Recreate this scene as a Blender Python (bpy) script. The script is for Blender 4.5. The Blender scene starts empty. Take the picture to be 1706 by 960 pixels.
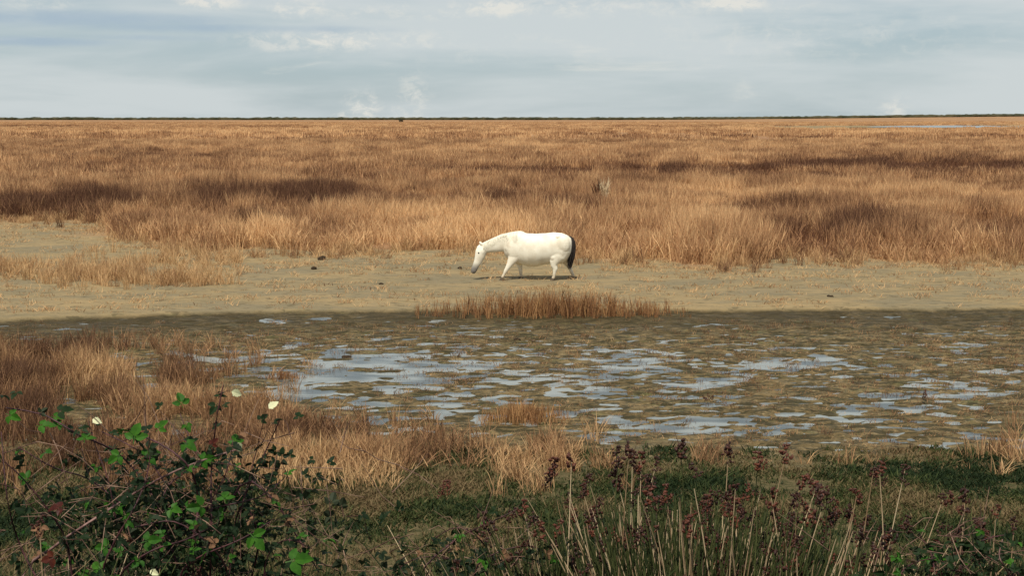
import bpy, bmesh, math, random
import numpy as np
from mathutils import Vector, Matrix, Euler
from mathutils.bvhtree import BVHTree

random.seed(11)
RNG = np.random.default_rng(5)
S = bpy.context.scene
COL = S.collection
R = math.radians

# ------------------------------------------------------------------ camera
W0, H0, F = 1706.0, 960.0, 2200.0          # photograph size and focal length in its pixels
CAMZ = 4.4
PITCH = math.atan((480 - 196.5) / F)
cam = bpy.data.cameras.new('camera')
camo = bpy.data.objects.new('camera', cam)
COL.objects.link(camo)
camo.location = (0, 0, CAMZ)
camo.rotation_euler = (R(90) - PITCH, 0, 0)
cam.sensor_width = 36
cam.lens = 36 * F / W0
cam.clip_start = 0.1
cam.clip_end = 30000
S.camera = camo
S.render.resolution_x, S.render.resolution_y = 1024, 577

# ------------------------------------------------------------------ sun and sky
SUN_EL, SUN_AZ = 59.0, 197.0               # azimuth measured clockwise from +Y (view direction): behind the camera, to the left
sun = bpy.data.lights.new('sun', 'SUN')
sun.energy = 5.0
sun.angle = R(0.53)
sun.color = (1.0, 0.93, 0.80)
suno = bpy.data.objects.new('sun', sun)
COL.objects.link(suno)
sd = Vector((math.sin(R(SUN_AZ)) * math.cos(R(SUN_EL)), math.cos(R(SUN_AZ)) * math.cos(R(SUN_EL)), math.sin(R(SUN_EL))))
suno.rotation_euler = sd.to_track_quat('Z', 'Y').to_euler()
suno.location = sd * 50

wd = bpy.data.worlds.new('World')
S.world = wd
wd.use_nodes = True
WT = wd.node_tree
WT.nodes.clear()


class NG:
    """tiny node graph helper"""
    def __init__(self, tree):
        self.t = tree

    def n(self, typ, **kw):
        nd = self.t.nodes.new(typ)
        for k, v in kw.items():
            setattr(nd, k, v)
        return nd

    def put(self, sock, v):
        if isinstance(v, bpy.types.NodeSocket):
            self.t.links.new(v, sock)
        elif v is not None:
            sock.default_value = v

    def math(self, op, a, b=None, c=None, clamp=False):
        nd = self.n('ShaderNodeMath', operation=op, use_clamp=clamp)
        for i, v in enumerate((a, b, c)):
            if v is not None:
                self.put(nd.inputs[i], v)
        return nd.outputs[0]

    def mix(self, f, a, b, blend='MIX'):
        nd = self.n('ShaderNodeMix', data_type='RGBA', blend_type=blend)
        self.put(nd.inputs[0], f)
        for i, v in ((6, a), (7, b)):
            if isinstance(v, tuple) and len(v) == 3:
                v = v + (1.0,)
            self.put(nd.inputs[i], v)
        return nd.outputs[2]

    def noise(self, vec, scale, detail=4.0, rough=0.55, dist=0.0):
        nd = self.n('ShaderNodeTexNoise')
        if vec is not None:
            self.put(nd.inputs['Vector'], vec)
        nd.inputs['Scale'].default_value = scale
        nd.inputs['Detail'].default_value = detail
        nd.inputs['Roughness'].default_value = rough
        nd.inputs['Distortion'].default_value = dist
        return nd.outputs['Fac']

    def ramp(self, v, lo, hi):
        nd = self.n('ShaderNodeMapRange', interpolation_type='SMOOTHSTEP')
        self.put(nd.inputs[0], v)
        nd.inputs[1].default_value = lo
        nd.inputs[2].default_value = hi
        return nd.outputs[0]

    def vmul(self, v, k):
        nd = self.n('ShaderNodeVectorMath', operation='MULTIPLY')
        self.put(nd.inputs[0], v)
        nd.inputs[1].default_value = k
        return nd.outputs[0]

    def attr(self, name, typ='GEOMETRY'):
        nd = self.n('ShaderNodeAttribute', attribute_type=typ)
        nd.attribute_name = name
        return nd


g = NG(WT)
out = g.n('ShaderNodeOutputWorld')
bgn = g.n('ShaderNodeBackground')
SKYS = 0.075
bgn.inputs['Strength'].default_value = SKYS
sky = g.n('ShaderNodeTexSky')
sky.sky_type = 'NISHITA'
sky.sun_disc = False
sky.sun_elevation = R(SUN_EL)
sky.sun_rotation = R(SUN_AZ)
sky.altitude = 0
sky.air_density = 1.0
sky.dust_density = 0.6
sky.ozone_density = 1.6
tc = g.n('ShaderNodeTexCoord')
dirv = tc.outputs['Generated']
sep = g.n('ShaderNodeSeparateXYZ')
WT.links.new(dirv, sep.inputs[0])
# broad veil of cloud, streaked level, all round the sky
v1 = g.vmul(dirv, (3.2, 3.2, 24.0))
n1 = g.noise(v1, 1.0, 5, 0.55, 0.3)
veil = g.ramp(n1, 0.32, 0.62)
v2 = g.vmul(dirv, (9.0, 9.0, 42.0))
n2 = g.noise(v2, 1.0, 6, 0.6, 0.4)
puff = g.ramp(n2, 0.58, 0.78)
cdark = tuple(c / SKYS for c in (0.43, 0.54, 0.60))
cveil = tuple(c / SKYS for c in (0.64, 0.685, 0.69))
cpuff = tuple(c / SKYS for c in (0.78, 0.77, 0.71))
lowel = g.ramp(sep.outputs[2], 0.75, 0.0)         # thicker air and cloud towards the horizon
base = g.mix(g.math('MULTIPLY', lowel, 0.72), sky.outputs[0], cdark)
c = g.mix(g.math('MULTIPLY', veil, 0.8), base, cveil)
c = g.mix(g.math('MULTIPLY', puff, 0.55), c, cpuff)
# single clouds standing over the horizon: (photo x, photo y, half width, half height, strength)
az = g.math('ARCTAN2', sep.outputs[0], sep.outputs[1])
el = g.math('ARCSINE', sep.outputs[2])
wob = g.noise(g.vmul(dirv, (60.0, 60.0, 60.0)), 1.0, 5, 0.65, 0.2)
wob2 = g.noise(g.vmul(dirv, (38.0, 38.0, 90.0)), 1.0, 5, 0.65, 0.2)


def pix_dir(px, py):
    x = (px - 853) / F
    y = (480 - py) / F
    d = Vector((x, math.cos(PITCH) + y * math.sin(PITCH), -math.sin(PITCH) + y * math.cos(PITCH)))
    return d.normalized()


cl = None
for px, py, hw, hh, s in ((605, 185, 32, 34, .8), (575, 195, 24, 15, .6), (690, 165, 36, 60, .55), (668, 195, 26, 26, .6), (1490, 180, 30, 24, .6),
                          (1445, 190, 40, 9, .4), (350, 3, 48, 11, 1.1), (830, 14, 60, 16, 1.0), (1220, 3, 60, 14, 1.1), (500, 12, 60, 20, .7),
                          (560, 66, 160, 18, .75), (700, 64, 60, 18, .6), (60, 6, 90, 12, .5), (470, 74, 60, 14, .6), (880, 62, 80, 14, .3), (1000, 12, 420, 20, .5), (1350, 60, 420, 60, .36), (640, 20, 200, 16, .5), (800, 90, 260, 30, .3)):
    d = pix_dir(px, py)
    a0, e0 = math.atan2(d.x, d.y), math.asin(d.z)
    u = g.math('DIVIDE', g.math('SUBTRACT', az, a0), hw / F)
    w = g.math('DIVIDE', g.math('SUBTRACT', el, e0), hh / F)
    r2 = g.math('ADD', g.math('MULTIPLY', u, u), g.math('MULTIPLY', w, w))
    b = g.math('MULTIPLY', g.math('EXPONENT', g.math('MULTIPLY', r2, -0.8)), s)
    cl = b if cl is None else g.math('MAXIMUM', cl, b)
wobc = g.math('MULTIPLY', g.ramp(g.noise(g.vmul(dirv, (70.0, 70.0, 130.0)), 1.0, 7, 0.7, 0.5), .36, .62), .75)
cl = g.math('MULTIPLY', cl, g.math('ADD', wobc, .45))
clm = g.math('MULTIPLY', g.ramp(g.math('MULTIPLY', cl, g.math('MULTIPLY', g.math('ADD', wob, g.math('MULTIPLY', wob2, .6)), 1.5)), 0.20, 1.25), .85)
c = g.mix(clm, c, cpuff)
# blue-grey cloud bellies (photo upper left)
bl = None
for px, py, hw, hh, s in ((120, 30, 260, 14, .9), (300, 45, 200, 9, .8), (60, 68, 120, 8, .9), (520, 48, 160, 8, .6), (240, 62, 130, 6, .6)):
    d = pix_dir(px, py)
    a0, e0 = math.atan2(d.x, d.y), math.asin(d.z)
    u = g.math('DIVIDE', g.math('SUBTRACT', az, a0), hw / F)
    w = g.math('DIVIDE', g.math('SUBTRACT', el, e0), hh / F)
    r2 = g.math('ADD', g.math('MULTIPLY', u, u), g.math('MULTIPLY', w, w))
    b = g.math('MULTIPLY', g.math('EXPONENT', g.math('MULTIPLY', r2, -0.8)), s)
    bl = b if bl is None else g.math('MAXIMUM', bl, b)
blm = g.ramp(g.math('MULTIPLY', bl, g.math('ADD', wob2, 0.5)), 0.15, 1.0)
c = g.mix(g.math('MULTIPLY', blm, 0.75), c, tuple(k / SKYS for k in (0.37, 0.475, 0.575)))
WT.links.new(c, bgn.inputs['Color'])
WT.links.new(bgn.outputs[0], out.inputs['Surface'])

S.view_settings.view_transform = 'Standard'
S.view_settings.look = 'None'
S.view_settings.exposure = 0.0
S.view_settings.gamma = 1.0
S.view_settings.use_curve_mapping = False
S.render.engine = 'CYCLES'
S.cycles.max_bounces = 6
S.cycles.diffuse_bounces = 3
S.cycles.transparent_max_bounces = 8


# ------------------------------------------------------------------ numeric helpers
def sstep(v, a, b):
    t = np.clip((np.asarray(v, float) - a) / (b - a), 0, 1)
    return t * t * (3 - 2 * t)


_LAT = RNG.random((256, 256))


def vnoise(x, y):
    x = np.asarray(x, float)
    y = np.asarray(y, float)
    xi = np.floor(x).astype(int)
    yi = np.floor(y).astype(int)
    fx = x - xi
    fy = y - yi
    fx = fx * fx * (3 - 2 * fx)
    fy = fy * fy * (3 - 2 * fy)
    a = _LAT[xi % 256, yi % 256]
    b = _LAT[(xi + 1) % 256, yi % 256]
    c_ = _LAT[xi % 256, (yi + 1) % 256]
    d = _LAT[(xi + 1) % 256, (yi + 1) % 256]
    return (a * (1 - fx) + b * fx) * (1 - fy) + (c_ * (1 - fx) + d * fx) * fy


def fbm(x, y, octv=4):
    s, amp, tot, f = 0, 1.0, 0, 1.0
    for i in range(octv):
        s = s + amp * vnoise(x * f + 17.3 * i, y * f + 41.7 * i)
        tot += amp
        amp *= 0.5
        f *= 2.03
    return s / tot          # 0..1, mean .5


CP, SP = math.cos(PITCH), math.sin(PITCH)


def project(x, y, z=0.0):
    dep = y * CP + (CAMZ - z) * SP
    up = y * SP - (CAMZ - z) * CP
    return 853 + F * x / dep, 480 - F * up / dep


def at(px, py, Y):
    """point seen at a photo pixel, standing at ground distance Y"""
    k = (480 - py) / F
    dy = CP + k * SP
    dz = -SP + k * CP
    t = Y / dy
    return Vector(((px - 853) / F * t, Y, CAMZ + dz * t))


def on_ground(px, py, z=0.0):
    k = (480 - py) / F
    dy = CP + k * SP
    dz = -SP + k * CP
    t = (z - CAMZ) / dz
    return Vector(((px - 853) / F * t, dy * t, z))


# ------------------------------------------------------------------ terrain shape
POND_FAR = np.array([(-900, 548), (0, 531), (200, 523), (400, 517), (600, 514.5), (850, 514), (1150, 514), (1706, 511), (2600, 508)], float)
POND_NEAR_Y = 17.0
WATER_Z = -0.10


def pond_mask(x, y):
    px, py = project(x, np.maximum(y, 3))
    e = np.interp(px, POND_FAR[:, 0], POND_FAR[:, 1]) + (fbm(x * 1.3, y * 1.3, 4) - .5) * 3.0
    far = sstep(py, e - 0.8, e + 1.4)
    near = sstep(y + (fbm(x * .4 + 9, y * .4, 3) - .5) * 3, POND_NEAR_Y - 2.4, POND_NEAR_Y + 1.0)
    side = 1 - sstep(np.abs(x), 24, 32)
    return far * near * side * (y < 60)


WB = np.array([  # photo x, y, half width, half height, weight: where water stands in the pool
    (640, 612, 190, 40, 1.0), (370, 585, 110, 16, .9), (520, 640, 120, 22, .8), (760, 650, 80, 20, .6), (700, 690, 110, 14, .45),
    (1050, 600, 90, 24, .75), (1165, 628, 90, 15, .8), (1310, 596, 130, 18, .75), (900, 612, 90, 18, .5), (1000, 712, 75, 12, .85),
    (1110, 702, 70, 13, .65), (1215, 680, 90, 13, .6), (1410, 695, 100, 15, .65), (1530, 722, 100, 9, .5), (1610, 640, 120, 22, .5),
    (1400, 635, 110, 12, .4), (160, 735, 150, 20, .7), (330, 720, 90, 14, .4), (1690, 725, 60, 12, .5), (1300, 660, 90, 12, .3), (1560, 690, 90, 14, .4),
    (830, 618, 560, 44, .55), (1150, 690, 520, 32, .48), (1500, 650, 260, 50, .42), (250, 725, 260, 24, .4)], float)


def water_tend(x, y):
    px, py = project(x, np.maximum(y, 3))
    s = np.zeros_like(px)
    for a, b, hw, hh, w in WB:
        s = np.maximum(s, w * np.exp(-.7 * (((px - a) / hw) ** 2 + ((py - b) / hh) ** 2)))
    out_ = (px < -40) | (px > 1760)
    side = .35 * sstep(fbm(x * .35 + 3, y * .5, 3), .45, .6) * sstep(y, 19, 21) * (1 - sstep(y, 24, 27))
    return np.where(out_, np.maximum(s, side), s)


def ground_z(x, y):
    x = np.asarray(x, float)
    y = np.asarray(y, float)
    d = np.where(y > 0, 2.8 * (1 - np.clip((y - 3.5) / 6.5, 0, 1)), 2.8 * (1 - np.clip((-4 - y) / 7.0, 0, 1)))
    d = d + (fbm(x * .6, y * .6, 4) - .5) * .10 * np.clip(d, 0, 1)
    fl = (fbm(x * .9, y * .9, 4) - .5) * .035
    fl = fl + (fbm(x * 3.5 + 5, y * 3.5, 3) - .5) * .018 * (y < 60)
    P = pond_mask(x, y)
    wt = water_tend(x, y)
    rough = (fbm(x * .8, y * 1.5, 4) - .5) * .08 + (fbm(x * 2.9 + 7, y * 5.4, 3) - .5) * .17 + (fbm(x * 5.5, y * 7, 2) - .5) * .11
    pz = WATER_Z + .40 * (.052 - wt * .086 + rough)
    z = d + fl * (1 - P) + P * pz
    far = 10.0 * sstep(x, 150, 1500) * sstep(y, 900, 2700)
    return z + far


def gz(x, y):
    return float(ground_z(np.array([x]), np.array([y]))[0])


# ------------------------------------------------------------------ mesh helpers
def mesh_np(name, V, faces):
    """faces: list of (n,k) integer arrays"""
    me = bpy.data.meshes.new(name)
    V = np.asarray(V, np.float32)
    me.vertices.add(len(V))
    me.vertices.foreach_set('co', V.ravel())
    loops, starts, tot, p = [], [], [], 0
    for f in faces:
        f = np.asarray(f, np.int32)
        if len(f) == 0:
            continue
        k = f.shape[1]
        loops.append(f.ravel())
        starts.append(p + np.arange(len(f)) * k)
        p += f.size
    loops = np.concatenate(loops)
    starts = np.concatenate(starts).astype(np.int32)
    me.loops.add(len(loops))
    me.loops.foreach_set('vertex_index', loops)
    me.polygons.add(len(starts))
    me.polygons.foreach_set('loop_start', starts)
    me.update(calc_edges=True)
    me.validate()
    return me


def fattr(me, name, vals):
    a = me.attributes.new(name, 'FLOAT', 'POINT')
    a.data.foreach_set('value', np.asarray(vals, np.float32))


def link(name, me, parent=None):
    o = bpy.data.objects.new(name, me)
    COL.objects.link(o)
    if parent is not None:
        o.parent = parent
    return o


def empty(name, loc):
    o = bpy.data.objects.new(name, None)
    COL.objects.link(o)
    o.location = loc
    o.empty_display_size = .2
    return o


def tag(o, label=None, cat=None, group=None, kind=None):
    if label:
        o['label'] = label
    if cat:
        o['category'] = cat
    if group:
        o['group'] = group
    if kind:
        o['kind'] = kind
    return o


def newmat(name):
    m = bpy.data.materials.new(name)
    m.use_nodes = True
    m.node_tree.nodes.clear()
    gg = NG(m.node_tree)
    o = gg.n('ShaderNodeOutputMaterial')
    return m, gg, o


def bsdf(gg, color, rough=.8, spec=.3, normal=None):
    b = gg.n('ShaderNodeBsdfPrincipled')
    if isinstance(color, tuple) and len(color) == 3:
        color = color + (1.0,)
    gg.put(b.inputs['Base Color'], color)
    gg.put(b.inputs['Roughness'], rough)
    b.inputs['Specular IOR Level'].default_value = spec
    if normal is not None:
        gg.put(b.inputs['Normal'], normal)
    return b


def bump(gg, h, strength=.3, dist=.05):
    b = gg.n('ShaderNodeBump')
    b.inputs['Strength'].default_value = strength
    b.inputs['Distance'].default_value = dist
    gg.put(b.inputs['Height'], h)
    return b.outputs[0]


# ------------------------------------------------------------------ materials
def mat_ground():
    m, k, o = newmat('marsh_soil')
    pos = k.n('ShaderNodeNewGeometry').outputs['Position']
    wet = k.attr('wet').outputs['Fac']
    lit = k.attr('litter').outputs['Fac']
    grn = k.attr('green').outputs['Fac']
    n_big = k.noise(k.vmul(pos, (.16, .5, .5)), 1.0, 4, .6)
    n_mid = k.noise(k.vmul(pos, (1.3, 2.6, 2.0)), 1.0, 6, .65)
    n_fine = k.noise(pos, 9.0, 6, .7)
    n_spk = k.noise(pos, 26.0, 3, .6)
    # dry cracked flat
    dry = k.mix(k.ramp(n_mid, .3, .72), (.265, .198, .105), (.165, .135, .079))
    dry = k.mix(k.math('MULTIPLY', k.ramp(n_big, .35, .65), .7), dry, (.29, .21, .108))
    dry = k.mix(k.math('MULTIPLY', k.ramp(k.noise(k.vmul(pos, (.7, 2.2, 1.0)), 1.0, 7, .7), .52, .70), .75), dry, (.155, .128, .07))
    dry = k.mix(k.math('MULTIPLY', k.ramp(n_spk, .66, .74), .7), dry, (.09, .07, .04))
    dry = k.mix(k.math('MULTIPLY', k.ramp(k.noise(k.vmul(pos, (.35, .8, .5)), 1.0, 6, .65), .44, .60), .65), dry, (.165, .142, .092))
    dry = k.mix(k.math('MULTIPLY', k.ramp(k.noise(k.vmul(pos, (2.4, 4.2, 2.0)), 1.0, 4, .65), .555, .63), .75), dry, (.10, .080, .045))
    # reed litter between the stems and out over the plain
    n_far = k.noise(k.vmul(pos, (.012, .022, .02)), 1.0, 6, .62)
    n_far2 = k.noise(k.vmul(pos, (.06, .05, .1)), 1.0, 5, .65)
    litc = k.mix(k.ramp(n_far, .34, .66), (.20, .105, .055), (.36, .21, .105))
    litc = k.mix(k.math('MULTIPLY', k.ramp(n_far2, .4, .72), .55), litc, (.42, .26, .13))
    litc = k.mix(k.math('MULTIPLY', k.ramp(n_fine, .45, .7), .35), litc, (.12, .06, .03))
    # wet mud with algae
    mud = k.mix(k.ramp(n_mid, .32, .68), (.090, .064, .028), (.185, .132, .060))
    mud = k.mix(k.math('MULTIPLY', k.ramp(n_fine, .45, .66), .85), mud, (.045, .040, .022))
    mud = k.mix(k.math('MULTIPLY', k.ramp(k.noise(pos, 1.7, 5, .6), .52, .7), .5), mud, (.09, .10, .035))
    mud = k.mix(k.math('MULTIPLY', k.ramp(k.noise(pos, 14.0, 3, .6), .56, .68), .7), mud, (.27, .20, .105))
    mud = k.mix(k.math('MULTIPLY', k.ramp(k.noise(k.vmul(pos, (2.6, 6.5, 2.0)), 1.0, 6, .75), .47, .55), .88), mud, (.030, .026, .011))
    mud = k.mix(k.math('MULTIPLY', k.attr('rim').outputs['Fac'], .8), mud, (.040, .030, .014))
    grc = k.mix(k.ramp(n_fine, .35, .62), (.026, .032, .010), (.11, .085, .042))
    grc = k.mix(k.math('MULTIPLY', k.ramp(n_mid, .45, .7), .6), grc, (.10, .08, .042))
    c_ = k.mix(lit, dry, litc)
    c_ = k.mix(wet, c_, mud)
    c_ = k.mix(grn, c_, grc)
    rg = k.math('SUBTRACT', .95, k.math('MULTIPLY', wet, k.math('MULTIPLY', k.ramp(n_mid, .3, .6), .38)))
    h = k.math('ADD', k.math('MULTIPLY', n_fine, .6), k.math('MULTIPLY', n_spk, .35))
    b = bsdf(k, c_, rg, .10, bump(k, h, .6, .06))
    m.node_tree.links.new(b.outputs[0], o.inputs['Surface'])
    return m


def mat_water():
    m, k, o = newmat('pool_water')
    pos = k.n('ShaderNodeNewGeometry').outputs['Position']
    h = k.noise(k.vmul(pos, (3.0, 9.0, 3.0)), 1.0, 3, .55)
    h2 = k.noise(k.vmul(pos, (.8, 2.0, 1.0)), 1.0, 2, .5)
    b = bsdf(k, k.mix(k.ramp(h2, .4, .6), (.055, .066, .066), (.21, .225, .21)), .18, .5, bump(k, k.math('ADD', h, k.math('MULTIPLY', h2, .6)), .16, .03))
    b.inputs['IOR'].default_value = 1.33
    m.node_tree.links.new(b.outputs[0], o.inputs['Surface'])
    return m


def mat_reed(name, dark, mid, gold, base=None, trans=.30):
    """dry stems: colour by clump (instancer attribute ci) and by blade (tint)"""
    m, k, o = newmat(name)
    ci = k.attr('ci', 'INSTANCER').outputs['Fac']
    ti = k.attr('tint').outputs['Fac']
    v = k.math('ADD', ci, k.math('MULTIPLY', k.math('SUBTRACT', ti, .5), .55))
    c1 = k.mix(k.ramp(v, .02, .5), dark, mid)
    c1 = k.mix(k.ramp(v, .42, .98), c1, gold)
    b = bsdf(k, c1, .75, .2)
    t = k.n('ShaderNodeBsdfTranslucent')
    k.put(t.inputs[0], c1)
    mx = k.n('ShaderNodeMixShader')
    mx.inputs[0].default_value = trans
    m.node_tree.links.new(b.outputs[0], mx.inputs[1])
    m.node_tree.links.new(t.outputs[0], mx.inputs[2])
    m.node_tree.links.new(mx.outputs[0], o.inputs['Surface'])
    return m


def mat_plain(name, c1, c2, scale=20, rough=.7, spec=.3, trans=0.0, tint=False, coord='Object'):
    m, k, o = newmat(name)
    tcn = k.n('ShaderNodeTexCoord').outputs[coord]
    n = k.noise(tcn, scale, 5, .6)
    f = k.ramp(n, .32, .68)
    if tint:
        f = k.math('ADD', k.math('MULTIPLY', k.attr('tint').outputs['Fac'], .75), k.math('MULTIPLY', f, .25))
    b = bsdf(k, k.mix(f, c1, c2), rough, spec, bump(k, n, .2, .01))
    sh = b.outputs[0]
    if trans:
        t = k.n('ShaderNodeBsdfTranslucent')
        k.put(t.inputs[0], k.mix(f, c1, c2))
        mx = k.n('ShaderNodeMixShader')
        mx.inputs[0].default_value = trans
        m.node_tree.links.new(sh, mx.inputs[1])
        m.node_tree.links.new(t.outputs[0], mx.inputs[2])
        sh = mx.outputs[0]
    m.node_tree.links.new(sh, o.inputs['Surface'])
    return m


M_GROUND = mat_ground()
M_WATER = mat_water()
M_REED = mat_reed('dry_reed', (.12, .056, .032), (.43, .238, .118), (.74, .485, .25))
M_REED2 = mat_reed('dry_marsh_grass', (.12, .06, .034), (.34, .19, .095), (.58, .38, .19))
M_GREEN = mat_reed('green_marsh_plant', (.010, .022, .006), (.045, .062, .016), (.165, .115, .056), trans=.22)

# ------------------------------------------------------------------ the ground: one sheet to the horizon
xs = np.concatenate([-np.geomspace(9000, 15, 46)[:-1], np.arange(-15, 15.01, .08), np.geomspace(15, 9000, 46)[1:]])
ys = np.concatenate([-np.geomspace(3000, 14, 22)[:-1], np.arange(-14, 12, .35), np.arange(12, 32, .075), np.arange(32, 50, .25), np.geomspace(50, 12000, 60)])
nx, ny = len(xs), len(ys)
GX, GY = np.meshgrid(xs, ys)
gx, gy = GX.ravel(), GY.ravel()
gzv = ground_z(gx, gy)
idx = np.arange(nx * ny).reshape(ny, nx)
quads = np.stack([idx[:-1, :-1], idx[:-1, 1:], idx[1:, 1:], idx[1:, :-1]], -1).reshape(-1, 4)
me = mesh_np('ground', np.stack([gx, gy, gzv], 1), [quads])
me.polygons.foreach_set('use_smooth', np.ones(len(me.polygons), bool))

REED_EDGE = np.array([(-900, 364), (0, 363), (140, 366), (190, 392), (260, 408), (330, 416), (420, 418), (560, 419), (700, 416), (790, 417), (880, 420), (950, 428),
                      (1010, 436), (1080, 440), (1270, 440), (1300, 428), (1420, 436), (1500, 438), (1706, 436), (2600, 436)], float)


def reed_in(x, y):
    """0..1: share of reed cover at a spot of the plain"""
    px, py = project(x, np.maximum(y, 20))
    e = np.interp(px, REED_EDGE[:, 0], REED_EDGE[:, 1]) + (fbm(x * .7, y * .35, 4) - .5) * 34 - 2
    k = 1 - sstep(py, e - 9, e + 5)
    for a, b, hw, hh in ((1690, 381, 120, 7), (1480, 212, 260, 3.2)):     # bare strips inside the reeds
        q = ((px - a) / hw) ** 2 + ((py - b) / hh) ** 2
        k = k * sstep(q, .6, 1.2)
    return k


P_ = pond_mask(gx, gy)
fattr(me, 'wet', np.clip(P_ + .0, 0, 1))
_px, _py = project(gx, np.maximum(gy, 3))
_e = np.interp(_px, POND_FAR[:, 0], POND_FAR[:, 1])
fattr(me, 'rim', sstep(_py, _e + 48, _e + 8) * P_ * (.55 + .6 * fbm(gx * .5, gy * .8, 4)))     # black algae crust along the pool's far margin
lit_ = np.where(gy > 33, reed_in(gx, np.maximum(gy, 33)), 0)
lit_ = np.where(np.abs(gx) > .6 * gy + 60, .9, lit_)
lit_ = np.where(gy < -12, 1, lit_)
fattr(me, 'litter', lit_)
grn_ = (1 - sstep(gy, POND_NEAR_Y - 1.5, POND_NEAR_Y + .7)) * (gy > -12)
fattr(me, 'green', np.clip(grn_, 0, 1))
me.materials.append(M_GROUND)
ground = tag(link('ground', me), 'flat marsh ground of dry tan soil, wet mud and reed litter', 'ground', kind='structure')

wp = [(-40, 13.5, WATER_Z), (40, 13.5, WATER_Z), (40, 31.5, WATER_Z), (-40, 31.5, WATER_Z)]
me = mesh_np('water', wp, [[(0, 1, 2, 3)]])
me.materials.append(M_WATER)
tag(link('pool_water', me), 'shallow blue-grey water standing in patches on the mud of the pool', 'water', kind='structure')

# far pale lagoon strip on the right of the plain
lg = []
for i in range(24):
    a = 2 * math.pi * i / 24
    p = on_ground(1650 + 200 * math.cos(a) * (1 + .1 * math.sin(3 * a)), 211 + 2.0 * math.sin(a), 0)
    lg.append((p.x, p.y, .12))
me = mesh_np('lagoon', lg, [[tuple(range(24))]])
me.materials.append(M_WATER)
tag(link('far_lagoon', me), 'thin pale strip of open water far out on the plain', 'water', kind='structure')


# ------------------------------------------------------------------ blade meshes
def blades(n, rad, h0, h1, w, lean=.18, droop=.15, plume=.0, seed=0, segs=3, tint_lo=0.0, spread_top=0.0):
    """ribbon stems growing from a disc; returns V, faces, tint"""
    r = np.random.default_rng(seed)
    V, T3, Q4, TI = [], [], [], []
    for i in range(n):
        a = r.random() * 6.283
        q = math.sqrt(r.random()) * rad
        bx, by = q * math.cos(a), q * math.sin(a)
        h = h0 + (h1 - h0) * r.random() ** .8
        ld = r.random() * 6.283
        la = abs(r.normal()) * lean
        lx, ly = math.cos(ld) * la + spread_top * bx, math.sin(ld) * la + spread_top * by
        dr = r.random() * droop
        face = r.random() * 3.1416
        wx, wy = math.cos(face) * w * .5, math.sin(face) * w * .5
        ww = .6 + .8 * r.random()
        b0 = len(V)
        for s in range(segs):
            t = s / segs
            k = 1 - .45 * t
            if plume and s == segs - 1:
                k = plume
            cx = bx + h * (lx * t + math.cos(ld) * dr * t * t)
            cy = by + h * (ly * t + math.sin(ld) * dr * t * t)
            V.append((cx - wx * k * ww, cy - wy * k * ww, h * t))
            V.append((cx + wx * k * ww, cy + wy * k * ww, h * t))
        V.append((bx + h * (lx + math.cos(ld) * dr), by + h * (ly + math.sin(ld) * dr), h * (1 - .3 * dr)))
        for s in range(segs - 1):
            Q4.append((b0 + 2 * s, b0 + 2 * s + 1, b0 + 2 * s + 3, b0 + 2 * s + 2))
        e = b0 + 2 * (segs - 1)
        T3.append((e, e + 1, e + 2))
        TI += [max(tint_lo, r.random())] * (len(V) - b0)
    return V, T3, Q4, TI


def clump_mesh(name, mat, **kw):
    V, T3, Q4, TI = blades(**kw)
    me_ = mesh_np(name, V, [T3, Q4])
    fattr(me_, 'tint', TI)
    me_.materials.append(mat)
    return me_


def proto_collection(name, mat, variants):
    c_ = bpy.data.collections.new(name)
    for i, kw in enumerate(variants):
        c_.objects.link(bpy.data.objects.new('%s_%02d' % (name, i), clump_mesh(name, mat, seed=100 + i * 7 + len(name), **kw)))
    return c_


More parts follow.
